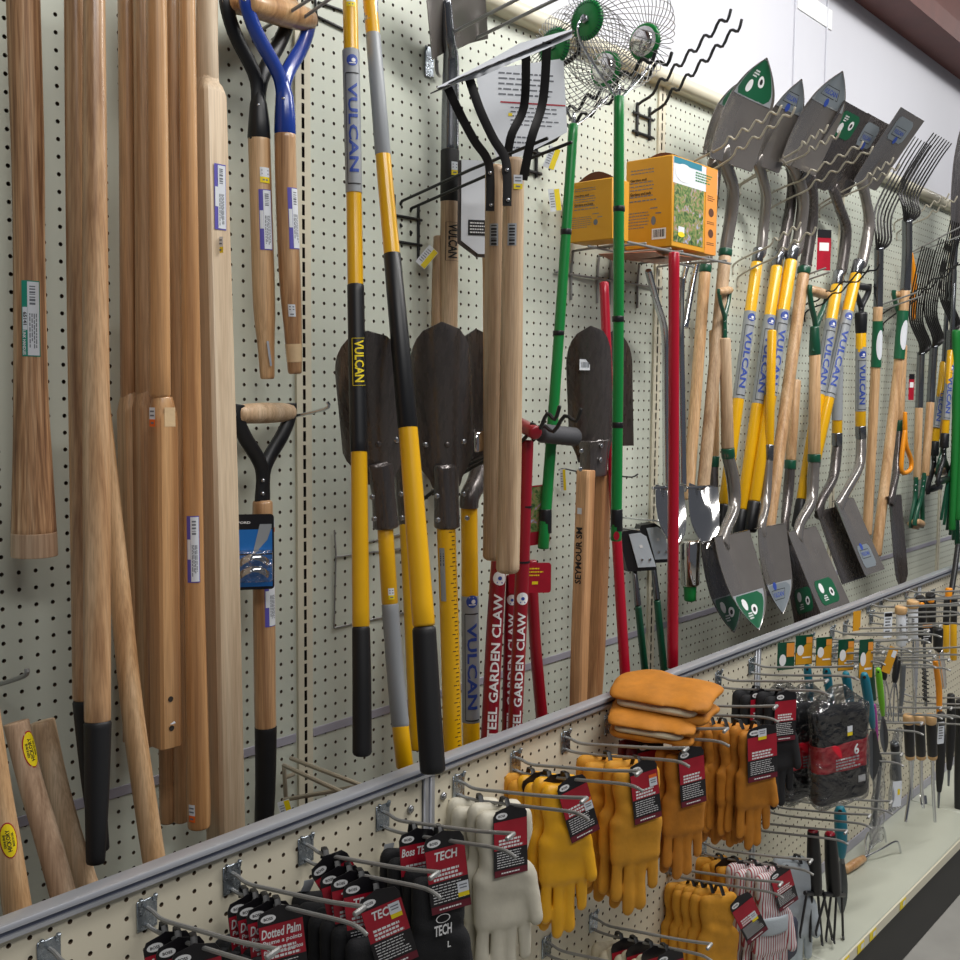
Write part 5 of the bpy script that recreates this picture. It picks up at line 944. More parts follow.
# ------------------------------------------------------------------ wires and hooks on the back board
def zig(A, B, n, amp, r0=0.0):
    A, B = np.asarray(A), np.asarray(B); o = []
    for i in range(2*n+1): o.append(A+(B-A)*i/(2*n)+np.array([0, 0, amp if i % 2 else -amp]))
    return o
GH = 'wavy wire hooks on the tall board'
def wavy(lab, X, w1, w2, n, m='bwire', r=.0038, amp=.010, frame=False, dx=.03):
    ls = []; bs = []
    for (a, b), x in ((w1, X), (w2, X+dx)):
        A, B = PX(a[0], a[1], x), PX(b[0], b[1], x); d = nz(B-A); st = A-d*((A[1]-(YW-.004))/d[1]); st[0] = x; bs.append(st)
        ls.append([st+[0, 0, -.03], st]+([st*.5+A*.5] if np.linalg.norm(st-A) > .06 else [])+zig(A, B, n, amp)+[B+d*.012+[0, 0, amp]])
    t = hook('wavy_hook', lab, ls, r, m, None, 3, GH)
    if frame:
        x0, x1 = X, X+dx; zc = min(bs[0][2], bs[1][2])
        wires(t, 'frame_wire', [[(x0-.02, YW-.004, zc-.01), (x1+.02, YW-.004, zc-.01)], [(x0-.02, YW-.004, zc-.055), (x1+.02, YW-.004, zc-.055)], [(x0, YW-.004, zc+.02), (x0, YW-.004, zc-.065)], [(x1, YW-.004, zc+.02), (x1, YW-.004, zc-.065)]], r, M[m])
    return t
wavy('empty black wavy double hook rising against the white wall above the boxes', P(636, 117, .0)[0], ((653, 90), (727, 17)), ((665, 100), (738, 27)), 5, frame=True, dx=.06)
wavy('black wavy double hook carrying the nut gatherers', P(527, 150, 0)[0], ((545, 127), (651, 58)), ((556, 135), (667, 60)), 6, frame=True)
A = P(402, 201, .004); C_ = P(412, 208, .004)
t = hook('long_hook', 'long straight black double wire hook carrying the weed cutters', [[A+[0, 0, -.05], A, PX(548, 138, A[0])], [C_+[0, 0, -.05], C_, PX(572, 142, C_[0])]], .003, 'bwire', None, 2)
wires(t, 'frame_wire', [[(A[0]-.02, YW-.003, A[2]-.03), (C_[0]+.03, YW-.003, A[2]-.03)], [(A[0]-.02, YW-.003, A[2]-.08), (C_[0]+.03, YW-.003, A[2]-.08)], [(A[0]-.02, YW-.003, A[2]+.01), (A[0]-.02, YW-.003, A[2]-.11)], [(C_[0]+.02, YW-.003, A[2]-.0), (C_[0]+.02, YW-.003, A[2]-.11)]], .003, M['bwire'])
A = P(431, 44, .01); C_ = P(456, 48, .01)
t = hook('long_hook', 'straight grey double wire hook at the top holding the flat shovel', [[A, PX(531, -8, A[0])], [C_, PX(575, -10, C_[0])]], .0035, 'wire', None, 1); q = P(429, 62, .003); t.part('back_plate', cbox(q-[.012, .002, .03], q+[.012, .001, .03], .001), M['zinc']); wires(t, 'loop_wire', [[A, A+[0.002, -.012, -.03], A+[.008, -.01, -.055], P(440, 76, .008)]], .0035, M['wire'])
A = P(497, 97, .05); B = PX(572, 59, A[0]); hook('peg_hook', 'thick black peg hook with upturned end holding the white cards', [[np.array([A[0], YW-.003, A[2]-.02]), A, B, B+[0, -.012, .035]]], .005, 'bwire', None, 4)
A = P(282, 419, .01); B = PX(325, 409, A[0]); hook('peg_hook', 'chrome peg hook holding the lower black D-grip', [[A, B, B+[0, -.006, .012]]], .003, 'chrome', None, 4)
A = P(272, 40, .01); B = PX(334, -4, A[0]); C_ = P(252, 36, .01); t = hook('long_hook', 'chrome double wire hook holding the blue and black D-grips', [[A, B], [C_, PX(318, -6, C_[0])]], .003, 'wire', None, 1)
q = [P(312, 10, .004), P(345, 22, .004)]; hook('wire_bracket', 'black wire hook frame beside the blue D-grip bar', [[P(315, -10, .003), P(317, 26, .003)], [P(318, 2, .003), P(346, 12, .003)], [P(316, 16, .003), P(345, 30, .003)]], .0025, 'bwire', None, 1)
A = P(-6, 686, .01); B = PX(24, 676, A[0]); hook('peg_hook', 'dark steel peg hook low on the left edge', [[A, B, B+[0, -.008, .012]]], .0035, 'wire', None, 4)
hook('wire_bracket', 'thin grey wire bracket on the board behind the yellow bars', [[P(334.5, 530, .005), P(336, 555, .004), P(334, 628, .004)], [P(335, 557, .004), P(404, 548, .004)], [P(334, 628, .004), P(410, 611, .004)], [P(365, 543, .004), P(412, 531, .004)]], .0018, 'wire', None, 1)
A = P(285, 762, .02); t = hook('wire_rack', 'cream wire rack in the gap behind the rail', [[P(283, 765, .05), P(346, 794, .22)], [P(290, 758, .03), P(366, 787, .20)], [P(283, 800, .05), P(360, 786, .18)], [P(284, 778, .03), P(294, 774, .02)], [P(284, 766, .03), P(286, 800, .03)]], .004, 'cwire', None, 1)
A = P(559, 470, .01); hook('peg_hook', 'dark wire hook between the claws and the wooden digger', [[A, P(566, 469, .03), P(590, 475, .04)], [P(618, 476, .02), P(632, 477, .05), P(638, 474, .06)]], .002, 'bwire', None, 3)
wavy('black wavy hook whose tips show at the grip of the garden claw', PX(540, 430, 1)[0]*0+P(530, 440, .28)[0], ((524, 434), (555, 414)), ((532, 436), (576, 416)), 2, dx=.03)
for lab, q, w1, w2, n in (('grey wavy double hook across the leftmost raised shovel', (724, 162, .13), ((722, 144), (777, 111)), ((730, 156), (791, 113)), 4), ('grey wavy double hook across the tall grey-labelled shovel', (792, 166, .13), ((798, 147), (824, 130)), ((805, 152), (836, 136)), 3), ('grey wavy double hook across the square shovels', (811, 185, .11), ((804, 176), (859, 146)), ((808, 187), (869, 151)), 4), ('grey wavy double hook across the rightmost raised blade', (863, 185, .12), ((864, 178), (890, 162)), ((868, 183), (896, 168)), 3), ('grey wavy double hook in front of the far right blade', (930, 200, .1), ((922, 209), (946, 197)), ((928, 215), (954, 200)), 3), ('grey wavy double hook at the yellow ferrules', (770, 250, .07), ((770, 243), (797, 227)), ((776, 254), (812, 232)), 3)):
    wavy(lab, P(*q)[0]-.10, w1, w2, n, 'hookg', .0030, .008)
for lab, q, w1, w2, n in (('black wavy double hook across the yellow handles', (840, 290, .10), ((818, 298), (866, 270)), ((824, 301), (876, 268)), 3), ('black wavy double hook at the far right above the fork sockets', (915, 290, .1), ((910, 296), (955, 266)), ((916, 298), (962, 262)), 3)):
    wavy(lab, P(*q)[0]-.08, w1, w2, n, 'bwire', .0028, .007)
for lab, a, b, c, d in (('straight grey double hook below the red card', (792, 280, .02), (826, 268), (796, 284, .02), (830, 272)), ('straight grey double hook across the green sleeves', (872, 308, .02), (918, 292), (876, 312, .02), (922, 296)), ('straight grey double hook near the upper right corner', (906, 255, .02), (966, 224), (912, 254, .02), (966, 234))):
    A, C_ = P(*a), P(*c); hook('straight_hook', lab, [[A, PX(b[0], b[1], A[0])], [C_, PX(d[0], d[1], C_[0])]], .003, 'wire', None, 1)
# small shelf tags on the board
for lab, x, y, rot in (('yellow and white shelf tag beside the long straight hook', 427, 257, -40), ('yellow shelf tag under the nut gatherer hook', 552, 158, -20), ('narrow yellow shelf tag hanging low by the left green pole', 555, 200, 8), ('small yellow shelf tag by the wooden digger', 563, 480, 4), ('yellow shelf tag inside the cream rack', 286, 811, 15)):
    c = P(x, y, .03 if y < 700 else .1); t = T('shelf_tag', lab, 'tag', c, 'yellow shelf tags'); R = nz([.8, -.6, 0]); a = math.radians(rot); U = np.array([0, 0, 1.0]); R2_ = R*math.cos(a)+U*math.sin(a); U2_ = U*math.cos(a)-R*math.sin(a); k = mpp(c); w, h = (12*k, 22*k) if x != 563 else (6*k, 22*k)
    t.part('card', prism(cardpoly(w, h, .001), c, R2_, U2_, .0008), M['paper']); mp = flatmap(c, R2_, U2_); decal(t, 'yellow_band', rect(w*.45, h*.96, w*.24, 0), mp, M['yst']); decal(t, 'print', lines(w*.4, h*.7, 6, -w*.2, 0, .4, 3), mp, M['inkg'])
# ------------------------------------------------------------------ front board: peg hooks
HK = T('peg_hook', 'x', 'hook', (0, 0, 0), 'zinc double-wire peg hooks on the low board', local=True)
HL, HR = .27, .028
HK.part('plate', cbox((-.015, -.003, -.041), (.015, -.0005, 0), .0012), M['zinc'])
for sx in (-.0105, .0105): HK.part('peg', tube([(sx, .004, -.006), (sx, -.004, -.004), (sx, -.006, .004)], .0032, 8), M['zinc'])
HK.part('upper_wire', tube(smooth_path([(0, -.002, -.012), (0, -.016, -.013), (0, -.04, -.016), (0, -.10, -.006), (0, -.20, .012), (0, -HL, HR)], 4), .0029, 8), M['wire'])
HK.part('tag_bar', tube([(.002, -HL, HR), (-.018, -HL-.001, HR-.003)], .0034, 8), M['wire'])
HK.part('lower_wire', tube(smooth_path([(0, -.002, -.036), (0, -.02, -.037), (0, -.06, -.033), (0, -.16, -.016), (0, -.245, -.002), (0, -.275, -.006)], 4), .0029, 8), M['wire'])
_first = [True]; HOOK = {}
def peg(key, px, py, lab, py_is_top=True, sc=1.0):
    o = HK.o if _first[0] else dup(HK.o); _first[0] = False
    q = P(px, py, YW-YF); o.location = tuple(map(float, q)); o['label'] = lab; HOOK[key] = q
    if sc != 1: o.scale = (1, sc, 1)
    return q
def pegw(key, q, lab, d=.2):                 # a hook whose lower wire carries a tool standing at q
    o = dup(HK.o); z = q[2]+.036-.034*d/.27; o.location = (float(q[0]), YF, float(z)); o['label'] = lab; HOOK[key] = np.array([q[0], YF, z])
def hp(key, d, dz=0): q = HOOK[key]; return np.array([q[0], q[1]-d, q[2]-.036+.034*d/.27+dz])
peg('h0', 48, 938, 'zinc peg hook in the bottom left corner'); peg('h1', 146, 898, 'zinc peg hook carrying the jersey glove cards'); peg('h2', 231, 864, 'zinc peg hook carrying the dotted palm gloves'); peg('h3', 305, 836, 'zinc peg hook carrying the fanned black glove cards')
peg('h4', 382, 804, 'zinc peg hook carrying the two black gloves with red cards'); peg('h5', 458, 774, 'zinc peg hook carrying the white leather gloves'); peg('h6', 515, 751, 'zinc peg hook carrying the bright yellow gloves'); peg('h7', 565, 731, 'zinc peg hook carrying the yellow suede gloves')
peg('h8', 608, 714, 'zinc peg hook under the folded gloves'); peg('h9', 662, 694, 'zinc peg hook carrying the stack of golden-brown gloves'); peg('h10', 718, 671, 'zinc peg hook carrying the dark carded gloves'); peg('h11', 751, 658, 'zinc peg hook carrying the bagged gloves')
peg('h12', 781, 645, 'zinc peg hook carrying the teal trowels'); peg('h13', 811, 634, 'zinc peg hook above the lime handled tool'); peg('h14', 832, 626, 'zinc peg hook beside the yellow display card'); peg('h15', 845, 621, 'zinc peg hook right of the yellow display card'); peg('h16', 871, 611, 'zinc peg hook carrying the white tubes'); peg('h17', 932, 590, 'zinc peg hook beyond the far joint strip'); peg('h18', 952, 582, 'zinc peg hook at the right edge')
peg('l0', 546, 936, 'zinc peg hook of the lower row, empty at the bottom edge under the yellow gloves'); peg('l1', 593, 912, 'zinc peg hook of the lower row carrying the pale split leather gloves'); peg('l2', 670, 858, 'zinc peg hook of the lower row carrying the yellow cuff gloves'); peg('l3', 703, 838, 'zinc peg hook of the lower row carrying the striped gloves')
peg('l4', 742, 812, 'zinc peg hook of the lower row under the golden-brown stack'); peg('l5', 768, 798, 'zinc peg hook of the lower row under the bagged gloves'); peg('l6', 792, 786, 'zinc peg hook of the lower row carrying the black hand forks'); peg('l7', 880, 708, 'zinc peg hook carrying the cork-capped tools'); peg('l8', 902, 690, 'zinc peg hook at the far right of the middle row')
for px, py, w in ((410, 809, 'left of'), (443, 796, 'right of')):
    c = P(px, py, YW-YF+.001); solo('wall_bolt', 'chrome bolt head just %s the joint strip by the white gloves' % w, 'bolt', merge(hexbolt(c, (0, -1, 0), .0075, .004), tube([c+[0, -.004, 0], c+[0, -.006, 0]], .004, 8)), M['bolt'])

# ------------------------------------------------------------------ gloves
def glove_sdf(gather=True, thumb=True, wide=1.0):
    def f(X, Y, Z):
        Yf = Y*1.75; X = X/wide
        w = .044-.010*np.exp(-((Z+.062)/.018)**2)*(1 if gather else .3)
        d = np.sqrt((np.maximum(np.abs(X)-w+.012, 0))**2+(np.maximum(np.abs(Z+.055)-.045, 0))**2+(Yf*.8)**2)-.016
        d = smin(d, np.sqrt((np.maximum(np.abs(X-.001)-.034, 0))**2+(np.maximum(np.abs(Z+.118)-.030, 0))**2+Yf**2)-.017, .012)
        for x0, x1, z1, r in ((-.0345, -.0372, -.214, .0116), (-.0115, -.0123, -.241, .0120), (.0118, .0126, -.236, .0120), (.0345, .0375, -.204, .0110)):
            d = smin(d, capsule(X, Yf, Z, (x0, 0, -.142), (x1, 0, z1), .0118, r), .0012)
        if thumb: d = smin(d, capsule(X, Yf, Z, (.036, -.008, -.085), (.050, -.022, -.150), .015, .012), .006)
        d = d+.0018*np.sin(Z*190+X*70)*np.exp(-((Z+.07)/.03)**2)+.0016*np.sin(X*75+Z*38+1)*np.sin(Z*52-X*30)
        return d
    V, F = sdf_mesh(f, (-.075, -.034, -.262), (.09, .03, .016), .0032)
    return V, F
GLV = {}
for k, a in (('a', (True, True, 1.0)), ('b', (True, False, 1.08)), ('k', (False, True, .95))): GLV[k] = glove_sdf(*a)
_gm = {}
def glove_mesh(kind, m, name='glove'):
    if (kind, m) not in _gm: _gm[(kind, m)] = mesh(name, GLV[kind], M[m], 80)
    return _gm[(kind, m)]
_cm = {}
def card_parts(t, y, w=.066, h=.105, title=('',), tilt=0.0, price_=None, style='rb', full=True, dx=0.0, z0=0.0, logo=True):
    tilt = abs(tilt); ca, sa = math.cos(tilt), math.sin(tilt); R = np.array([ca, 0, sa]); U = np.array([-sa, 0, ca]); O = np.array([dx, y, z0-.0])
    mp = flatmap(O, R, U)
    tab = [(-w*.5, -h), (w*.5, -h), (w*.5, -h*.06), (w*.42, h*.02), (w*.12, h*.06), (0, h*.085), (-w*.12, h*.06), (-w*.42, h*.02), (-w*.5, -h*.06)]
    c = t.part('header_card', prism(tab, O, R, U, .0012), M['cblk'] if style != 'm' else M['cmar'])
    decal(t, 'red_field', rect(w*.985, h*.44, 0, -h*.36), mp, M['cred'], .0004, c); decal(t, 'maroon_band', rect(w*.985, h*.10, 0, -h*.945), mp, M['cmar'], .0004, c)
    if full:
        if logo: decal(t, 'oval_logo', disc(w*.17, -w*.26, -h*.055, h*.05), mp, M['white'], .0008, c); decal(t, 'logo_print', txt('BOSS', w*.2, h*.035, -w*.26, -h*.055), mp, M['cblk'], .0011, c)
        for i, s in enumerate(title):
            if s: decal(t, 'title', txt(s, w*min(.88, .13*len(s)+.05), h*(.12 if i == 0 else .07), 0, -h*(.24+.12*i), .15), mp, M['white'], .0008, c)
        decal(t, 'subtitle', lines(w*.72, h*.16, 3, 0, -h*.49, .6, 5, .15), mp, M['white'], .0008, c)
        decal(t, 'fine_print', lines(w*.84, h*.27, 7, 0, -h*.735, .3, 9), mp, M['white'], .0008, c); decal(t, 'foot_print', lines(w*.6, h*.03, 1, 0, -h*.945, .7, 3), mp, M['white'], .0008, c)
        if price_:
            px_, py_ = price_[1:]; decal(t, 'price_sticker', rect(w*.28, h*.15, w*px_, -h*py_), mp, M['paper'], .0011, c); decal(t, 'price_band', rect(w*.28, h*.06, w*px_, -h*py_-(h*.1 if price_[0] == 'yst' else -h*.1)), mp, M[price_[0]], .0012, c); decal(t, 'price_print', merge2(rect(w*.2, h*.015, w*px_, -h*py_+h*.03), rect(w*.18, h*.015, w*px_, -h*py_-h*.01)), mp, M['inkg'], .0014, c)
    return c
def gloves(lab, group, hk, d, m, kind='a', title=None, tilt=-.18, price_=None, rz=0.0, ry=0.0, dz=0.0, full=True, card=True, pair=True, scale=1.0, cz=0.0, cw=.059, ch=.110, gz=-.016, cdx=0.0, cfirst=True):
    q = hp(hk, d, dz); t = T('work_gloves', lab, 'gloves', q, group, rot=(0, ry, rz-.5), local=True)
    g = bpy.data.objects.new('glove', glove_mesh(kind, m)); COL.objects.link(g); g.parent = t.o; g.location = (0, 0, gz); g.scale = (scale*.92, scale, scale*1.04)
    if pair: g2 = bpy.data.objects.new('glove', glove_mesh(kind, m)); COL.objects.link(g2); g2.parent = t.o; g2.location = (-.004, .026, gz+.004); g2.rotation_euler = (0, .035, 0); g2.scale = (scale*.92, scale, scale*1.04)
    if card: card_parts(t, -.020, cw, ch, title or ('',), tilt, price_, full=full, dx=cdx, z0=cz)
    t.part('hang_tab', tube([(0, -.018, -.006), (0, -.006, .010), (0, .010, .008), (0, .018, -.012)], .003, 6, asp=(1.6, .5)), M['plb'])
    return t
Gg = lambda i: ['jersey gloves on the near hook', 'dotted palm gloves', 'black coated gloves with red cards', 'black gloves with red and black cards', 'white leather gloves', 'bright yellow leather gloves', 'yellow suede gloves', 'golden-brown suede gloves'][i]
# h1 jersey
for i, (d, lab) in enumerate(((.105, 'black jersey gloves with red card and price, front of the first stack'), (.07, 'black jersey gloves, second in the first stack'), (.04, 'black jersey gloves, hindmost in the first stack'))):
    gloves(lab, Gg(0), 'h1', d, 'glk', 'k', ('Jersey',), .12, ('yst', .34, .30) if i == 0 else None, .05*i, full=True, dz=.0, cz=.0, gz=-.075)
for i, (d, lab) in enumerate(((.10, 'black gloves with dotted palm card, front of the second stack'), (.075, 'black gloves, second in the dotted palm stack'), (.052, 'black gloves, third in the dotted palm stack'), (.03, 'black gloves, hindmost in the dotted palm stack'))):
    gloves(lab, Gg(1), 'h2', d, 'glk', 'k', ('Dotted Palm', 'Paume a points', 'Palma con puntos'), .10, None, .04*i, full=True, dz=-.002, gz=-.075)
for i, (d, lab, tl, dz) in enumerate(((.15, 'black gloves with slanted red card and price sticker, front of the fanned stack', -.28, -.012), (.12, 'black gloves, second of the fanned stack', -.1, 0), (.095, 'black gloves, third of the fanned stack', .1, .004), (.07, 'black gloves, fourth of the fanned stack', .2, .006), (.045, 'black gloves with card tip raised, hindmost of the fanned stack', .5, .018))):
    gloves(lab, Gg(2), 'h3', d, 'glk', 'k', ('TECH',), tl, ('yst', .28, .24) if i == 0 else None, -.05, full=True, dz=dz-.004, gz=-.075)
t = gloves('black gloves with small card printed Boss Tech, behind', Gg(3), 'h4', .07, 'glk', 'k', ('Boss TECH',), -.06, None, 0, dz=.006, gz=-.05)
t = gloves('black gloves with large red card and printed cuff, front', Gg(3), 'h4', .125, 'glk', 'k', ('TECH',), .12, ('yst', .34, .72), 0, dz=.010, gz=-.075, cw=.064, ch=.118, scale=1.05)
mp = flatmap((0.0, -.021, -.14), (1, 0, .1), (0, 0, 1)); decal(t, 'cuff_lettering', merge2(txt('TECH', .028, .017, 0, -.005), txt('L', .005, .01, .01, -.03)), mp, M['white'], 0); decal(t, 'cuff_oval', ring(.010, .0115, 0, .013, .6), mp, M['white'], 0)
gloves('white leather gloves with red and black card, front pair', Gg(4), 'h5', .105, 'glw', 'a', ('', ''), .03, None, .08, cw=.062, ch=.11, scale=1.18, dz=-.002, cz=-.005)
gloves('white leather gloves hanging behind the front pair', Gg(4), 'h5', .05, 'glw', 'a', None, 0, None, -.15, card=False, scale=1.12, dz=-.004)
gloves('bright yellow leather gloves with slanted card, front pair', Gg(5), 'h6', .115, 'gly', 'a', ('', ''), -.3, ('ost', .34, .52), .05, scale=1.06, dz=.0)
for i, (d, lab) in enumerate(((.075, 'bright yellow leather gloves, middle pair'), (.038, 'bright yellow leather gloves, rear pair'))): gloves(lab, Gg(5), 'h6', d, 'gls' if i else 'gly', 'a', ('', ''), -.3, None, 0, full=False, dz=-.002)
gloves('yellow suede gloves with slanted card and orange price, front pair', Gg(6), 'h7', .165, 'gls', 'b', ('', ''), -.14, ('ost', .30, .34), .05, scale=1.06, dz=-.006)
gloves('yellow suede gloves behind the front pair', Gg(6), 'h7', .10, 'gls', 'b', None, 0, None, -.1, card=False, scale=1.02, dz=-.004)
gloves('dark carded gloves with reddish tips behind the suede gloves', Gg(6), 'h8', .09, 'cmar', 'k', ('', ''), -.1, None, 0, dz=-.01)
gloves('golden-brown gloves with dark card beside the suede gloves', Gg(7), 'h8', .18, 'glb', 'b', ('', ''), -.10, None, .05, dz=-.016, scale=.95)
for i, (d, lab) in enumerate(((.225, 'golden-brown gloves with plastic-covered card, front of the deep stack'), (.185, 'golden-brown gloves, second of the deep stack'), (.15, 'golden-brown gloves, third of the deep stack'), (.12, 'golden-brown gloves, fourth of the deep stack'), (.09, 'golden-brown gloves, hindmost of the deep stack'))):
    gloves(lab, Gg(7), 'h9', d, 'glb', 'b' if i else 'a', ('', ''), -.06, ('yst', .0, .08) if i == 0 else None, .03-.02*i, full=i == 0, card=i == 0, scale=.95, dz=-.016, ch=.11, cw=.074)
gloves('dark gloves with red card behind the bagged gloves', 'dark carded gloves', 'h10', .10, 'glk', 'k', ('', ''), 0, None, 0, dz=-.004); gloves('dark gloves with red card beside the golden-brown stack', 'dark carded gloves', 'h10', .16, 'glk', 'k', ('', ''), 0, None, 0, dz=-.004)
# lower row
for i, (d, lab) in enumerate(((.17, 'pale split leather gloves with red card at the bottom edge, front'), (.135, 'pale split leather gloves at the bottom edge, second'), (.10, 'pale split leather gloves at the bottom edge, third'), (.065, 'pale split leather gloves at the bottom edge, hindmost'))):
    gloves(lab, 'pale gloves at the bottom edge', 'l1', d, 'fleece', 'a', ('Split Leather',), .1, None, 0, full=i == 0, dz=-.004, gz=-.03)
for i, (d, lab) in enumerate(((.125, 'yellow gloves with round cuffs at the bottom edge, front'), (.10, 'yellow gloves with round cuffs at the bottom edge, second'), (.078, 'yellow gloves with round cuffs at the bottom edge, third'), (.056, 'yellow gloves with round cuffs at the bottom edge, hindmost'))):
    gloves(lab, 'yellow round-cuff gloves at the bottom edge', 'l2', d, 'gls', 'b', ('', ''), .5, ('yst', .2, .5) if i == 0 else None, 0, full=i == 0, card=i == 0, dz=-.014, cdx=.04, cz=-.02)
gloves('yellow gloves with red card hanging behind the striped gloves', 'yellow carded gloves of the lower row', 'l3', .085, 'gls', 'b', ('', ''), .3, None, 0, dz=-.006); gloves('yellow gloves against the board behind the striped gloves', 'yellow carded gloves of the lower row', 'l3', .045, 'gls', 'b', ('', ''), .3, None, 0, dz=-.006, full=False)
for i, (d, lab) in enumerate(((.18, 'striped canvas gloves with slanted red card and grey band, front pair'), (.13, 'striped canvas gloves, rear pair'))):
    t = gloves(lab, 'striped canvas work gloves', 'l3', d, 'stripe', 'a', ('', ''), -.35, None, .1, dz=-.004, scale=1.12, ch=.095, full=True)
    t.part('grey_cuff', tube([(.0, 0, -.11), (0, 0, -.15)], .052, 20, asp=(1, .42), rnd=.1), M['glg'])
gloves('grey canvas gloves hanging beside the striped pair', 'striped canvas work gloves', 'l4', .15, 'glg', 'a', None, 0, None, -.1, card=False, scale=1.1, dz=-.06)
solo('dark_pouch', 'dark blue-black pouch hanging below the striped gloves', 'pouch', (lambda g: (g[0]+P(788, 940, .5), g[1]))(sdf_mesh(lambda X, Y, Z: np.sqrt(np.maximum(np.abs(X)-.02, 0)**2+(Y*1.6)**2+np.maximum(np.abs(Z)-.03, 0)**2)-.02, (-.045, -.02, -.055), (.045, .02, .055), .005)), M['bdk'])
# folded pairs lying on the hooks
def folded(lab, c, sc, rz):
    def f(X, Y, Z):
        n = .004*np.sin(X*60+1)*np.sin(Y*45)+.0025*np.sin(X*30-Y*85)
        top = np.sqrt(np.maximum(np.abs(X)-.028, 0)**2+np.maximum(np.abs(Y)-.058, 0)**2+((Z-.018-.10*X-.02*Y)*3.0)**2)-.036
        bot = np.sqrt(np.maximum(np.abs(X)-.026, 0)**2+np.maximum(np.abs(Y)-.056, 0)**2+((Z+.012+.05*X)*3.0)**2)-.034
        mouth = np.sqrt(((X+.068)/1.1)**2+((Z-.004)*2.6)**2)-.022
        return np.maximum(smin(top, bot, .002)+n, -mouth)
    t = T('work_gloves', lab, 'gloves', c, 'folded suede gloves on the hooks', rot=(0, -.06, rz), local=True); V, F = sdf_mesh(f, (-.08, -.11, -.04), (.08, .11, .05), .0045); t.part('glove', (V*sc, F), M['glb'], ang=80)
    V, F = sdf_mesh(lambda X, Y, Z: np.sqrt(np.maximum(np.abs(X+.03)-.012, 0)**2+np.maximum(np.abs(Y)-.055, 0)**2+((Z-.003)*2.2)**2)-.019, (-.07, -.08, -.03), (.01, .08, .03), .005); t.part('fleece_lining', (V*sc, F), M['fleece'], ang=80)
    return t
c = P(655, 726, .44); folded('folded fleece-lined golden gloves, lower pair', c, .95, .25); c = P(666, 701, .43); t = folded('folded fleece-lined golden gloves lying on top of the pile', c, 1.15, .15)
# bagged multi-packs
for i, (d, lab) in enumerate(((.225, 'clear bag of black gloves with red band and number six, front'), (.145, 'clear bag of black gloves with red band, middle'), (.085, 'clear bag of black gloves with red band, rear'))):
    q = hp('h11', d, -.012); t = T('glove_bag', lab, 'glove pack', q, 'bagged black gloves with red bands', rot=(0, -.06+.02*i, -.45+.05*i), local=True); t.o.scale = (1.1, 1.15, 1.22)
    body = lambda X, Y, Z: np.sqrt(np.maximum(np.abs(X)-.050, 0)**2+np.maximum(np.abs(Z+.145)-.075, 0)**2+(Y*1.1)**2)-.022+.002*np.sin(Z*48+X*40)
    t.part('gloves', sdf_mesh(body, (-.08, -.026, -.255), (.08, .026, -.04), .006), M['glk'], ang=80)
    g = sdf_mesh(lambda X, Y, Z: np.maximum(body(X, Y, Z)-.0012, np.abs(Z+.145)-.029), (-.08, -.03, -.18), (.08, .03, -.11), .004); b = t.part('red_band', g, M['bred'], ang=40)
    mp = flatmap((0, -.0222, -.145), (1, 0, 0), (0, 0, 1)); decal(t, 'number', txt('6', .014, .022, .028, .012), mp, M['white'], .001, b); decal(t, 'band_print', merge2(lines(.07, .024, 4, .005, -.012, .55, 4)), mp, M['white'], .001, b); decal(t, 'barcode_sticker', rect(.02, .014, .042, -.05), mp, M['white'], .001); decal(t, 'price_sticker', rect(.014, .012, .01, .055), mp, M['paper'], .001); decal(t, 'price_band', rect(.014, .007, .01, .045), mp, M['yst'], .001)
    bag = lambda X, Y, Z: np.sqrt(np.maximum(np.abs(X)-.052*np.clip((Z+.0)/-.05, .25, 1), 0)**2+np.maximum(np.abs(Z+.12)-.105, 0)**2+(Y*1.1)**2)-(.009+.017*np.clip(Z/-.05, 0, 1))+.0028*np.sin(Z*55+X*60)*np.sin(X*50)
    t.part('clear_bag', sdf_mesh(bag, (-.09, -.032, -.26), (.09, .032, .012), .006), M['clear'], ang=60)
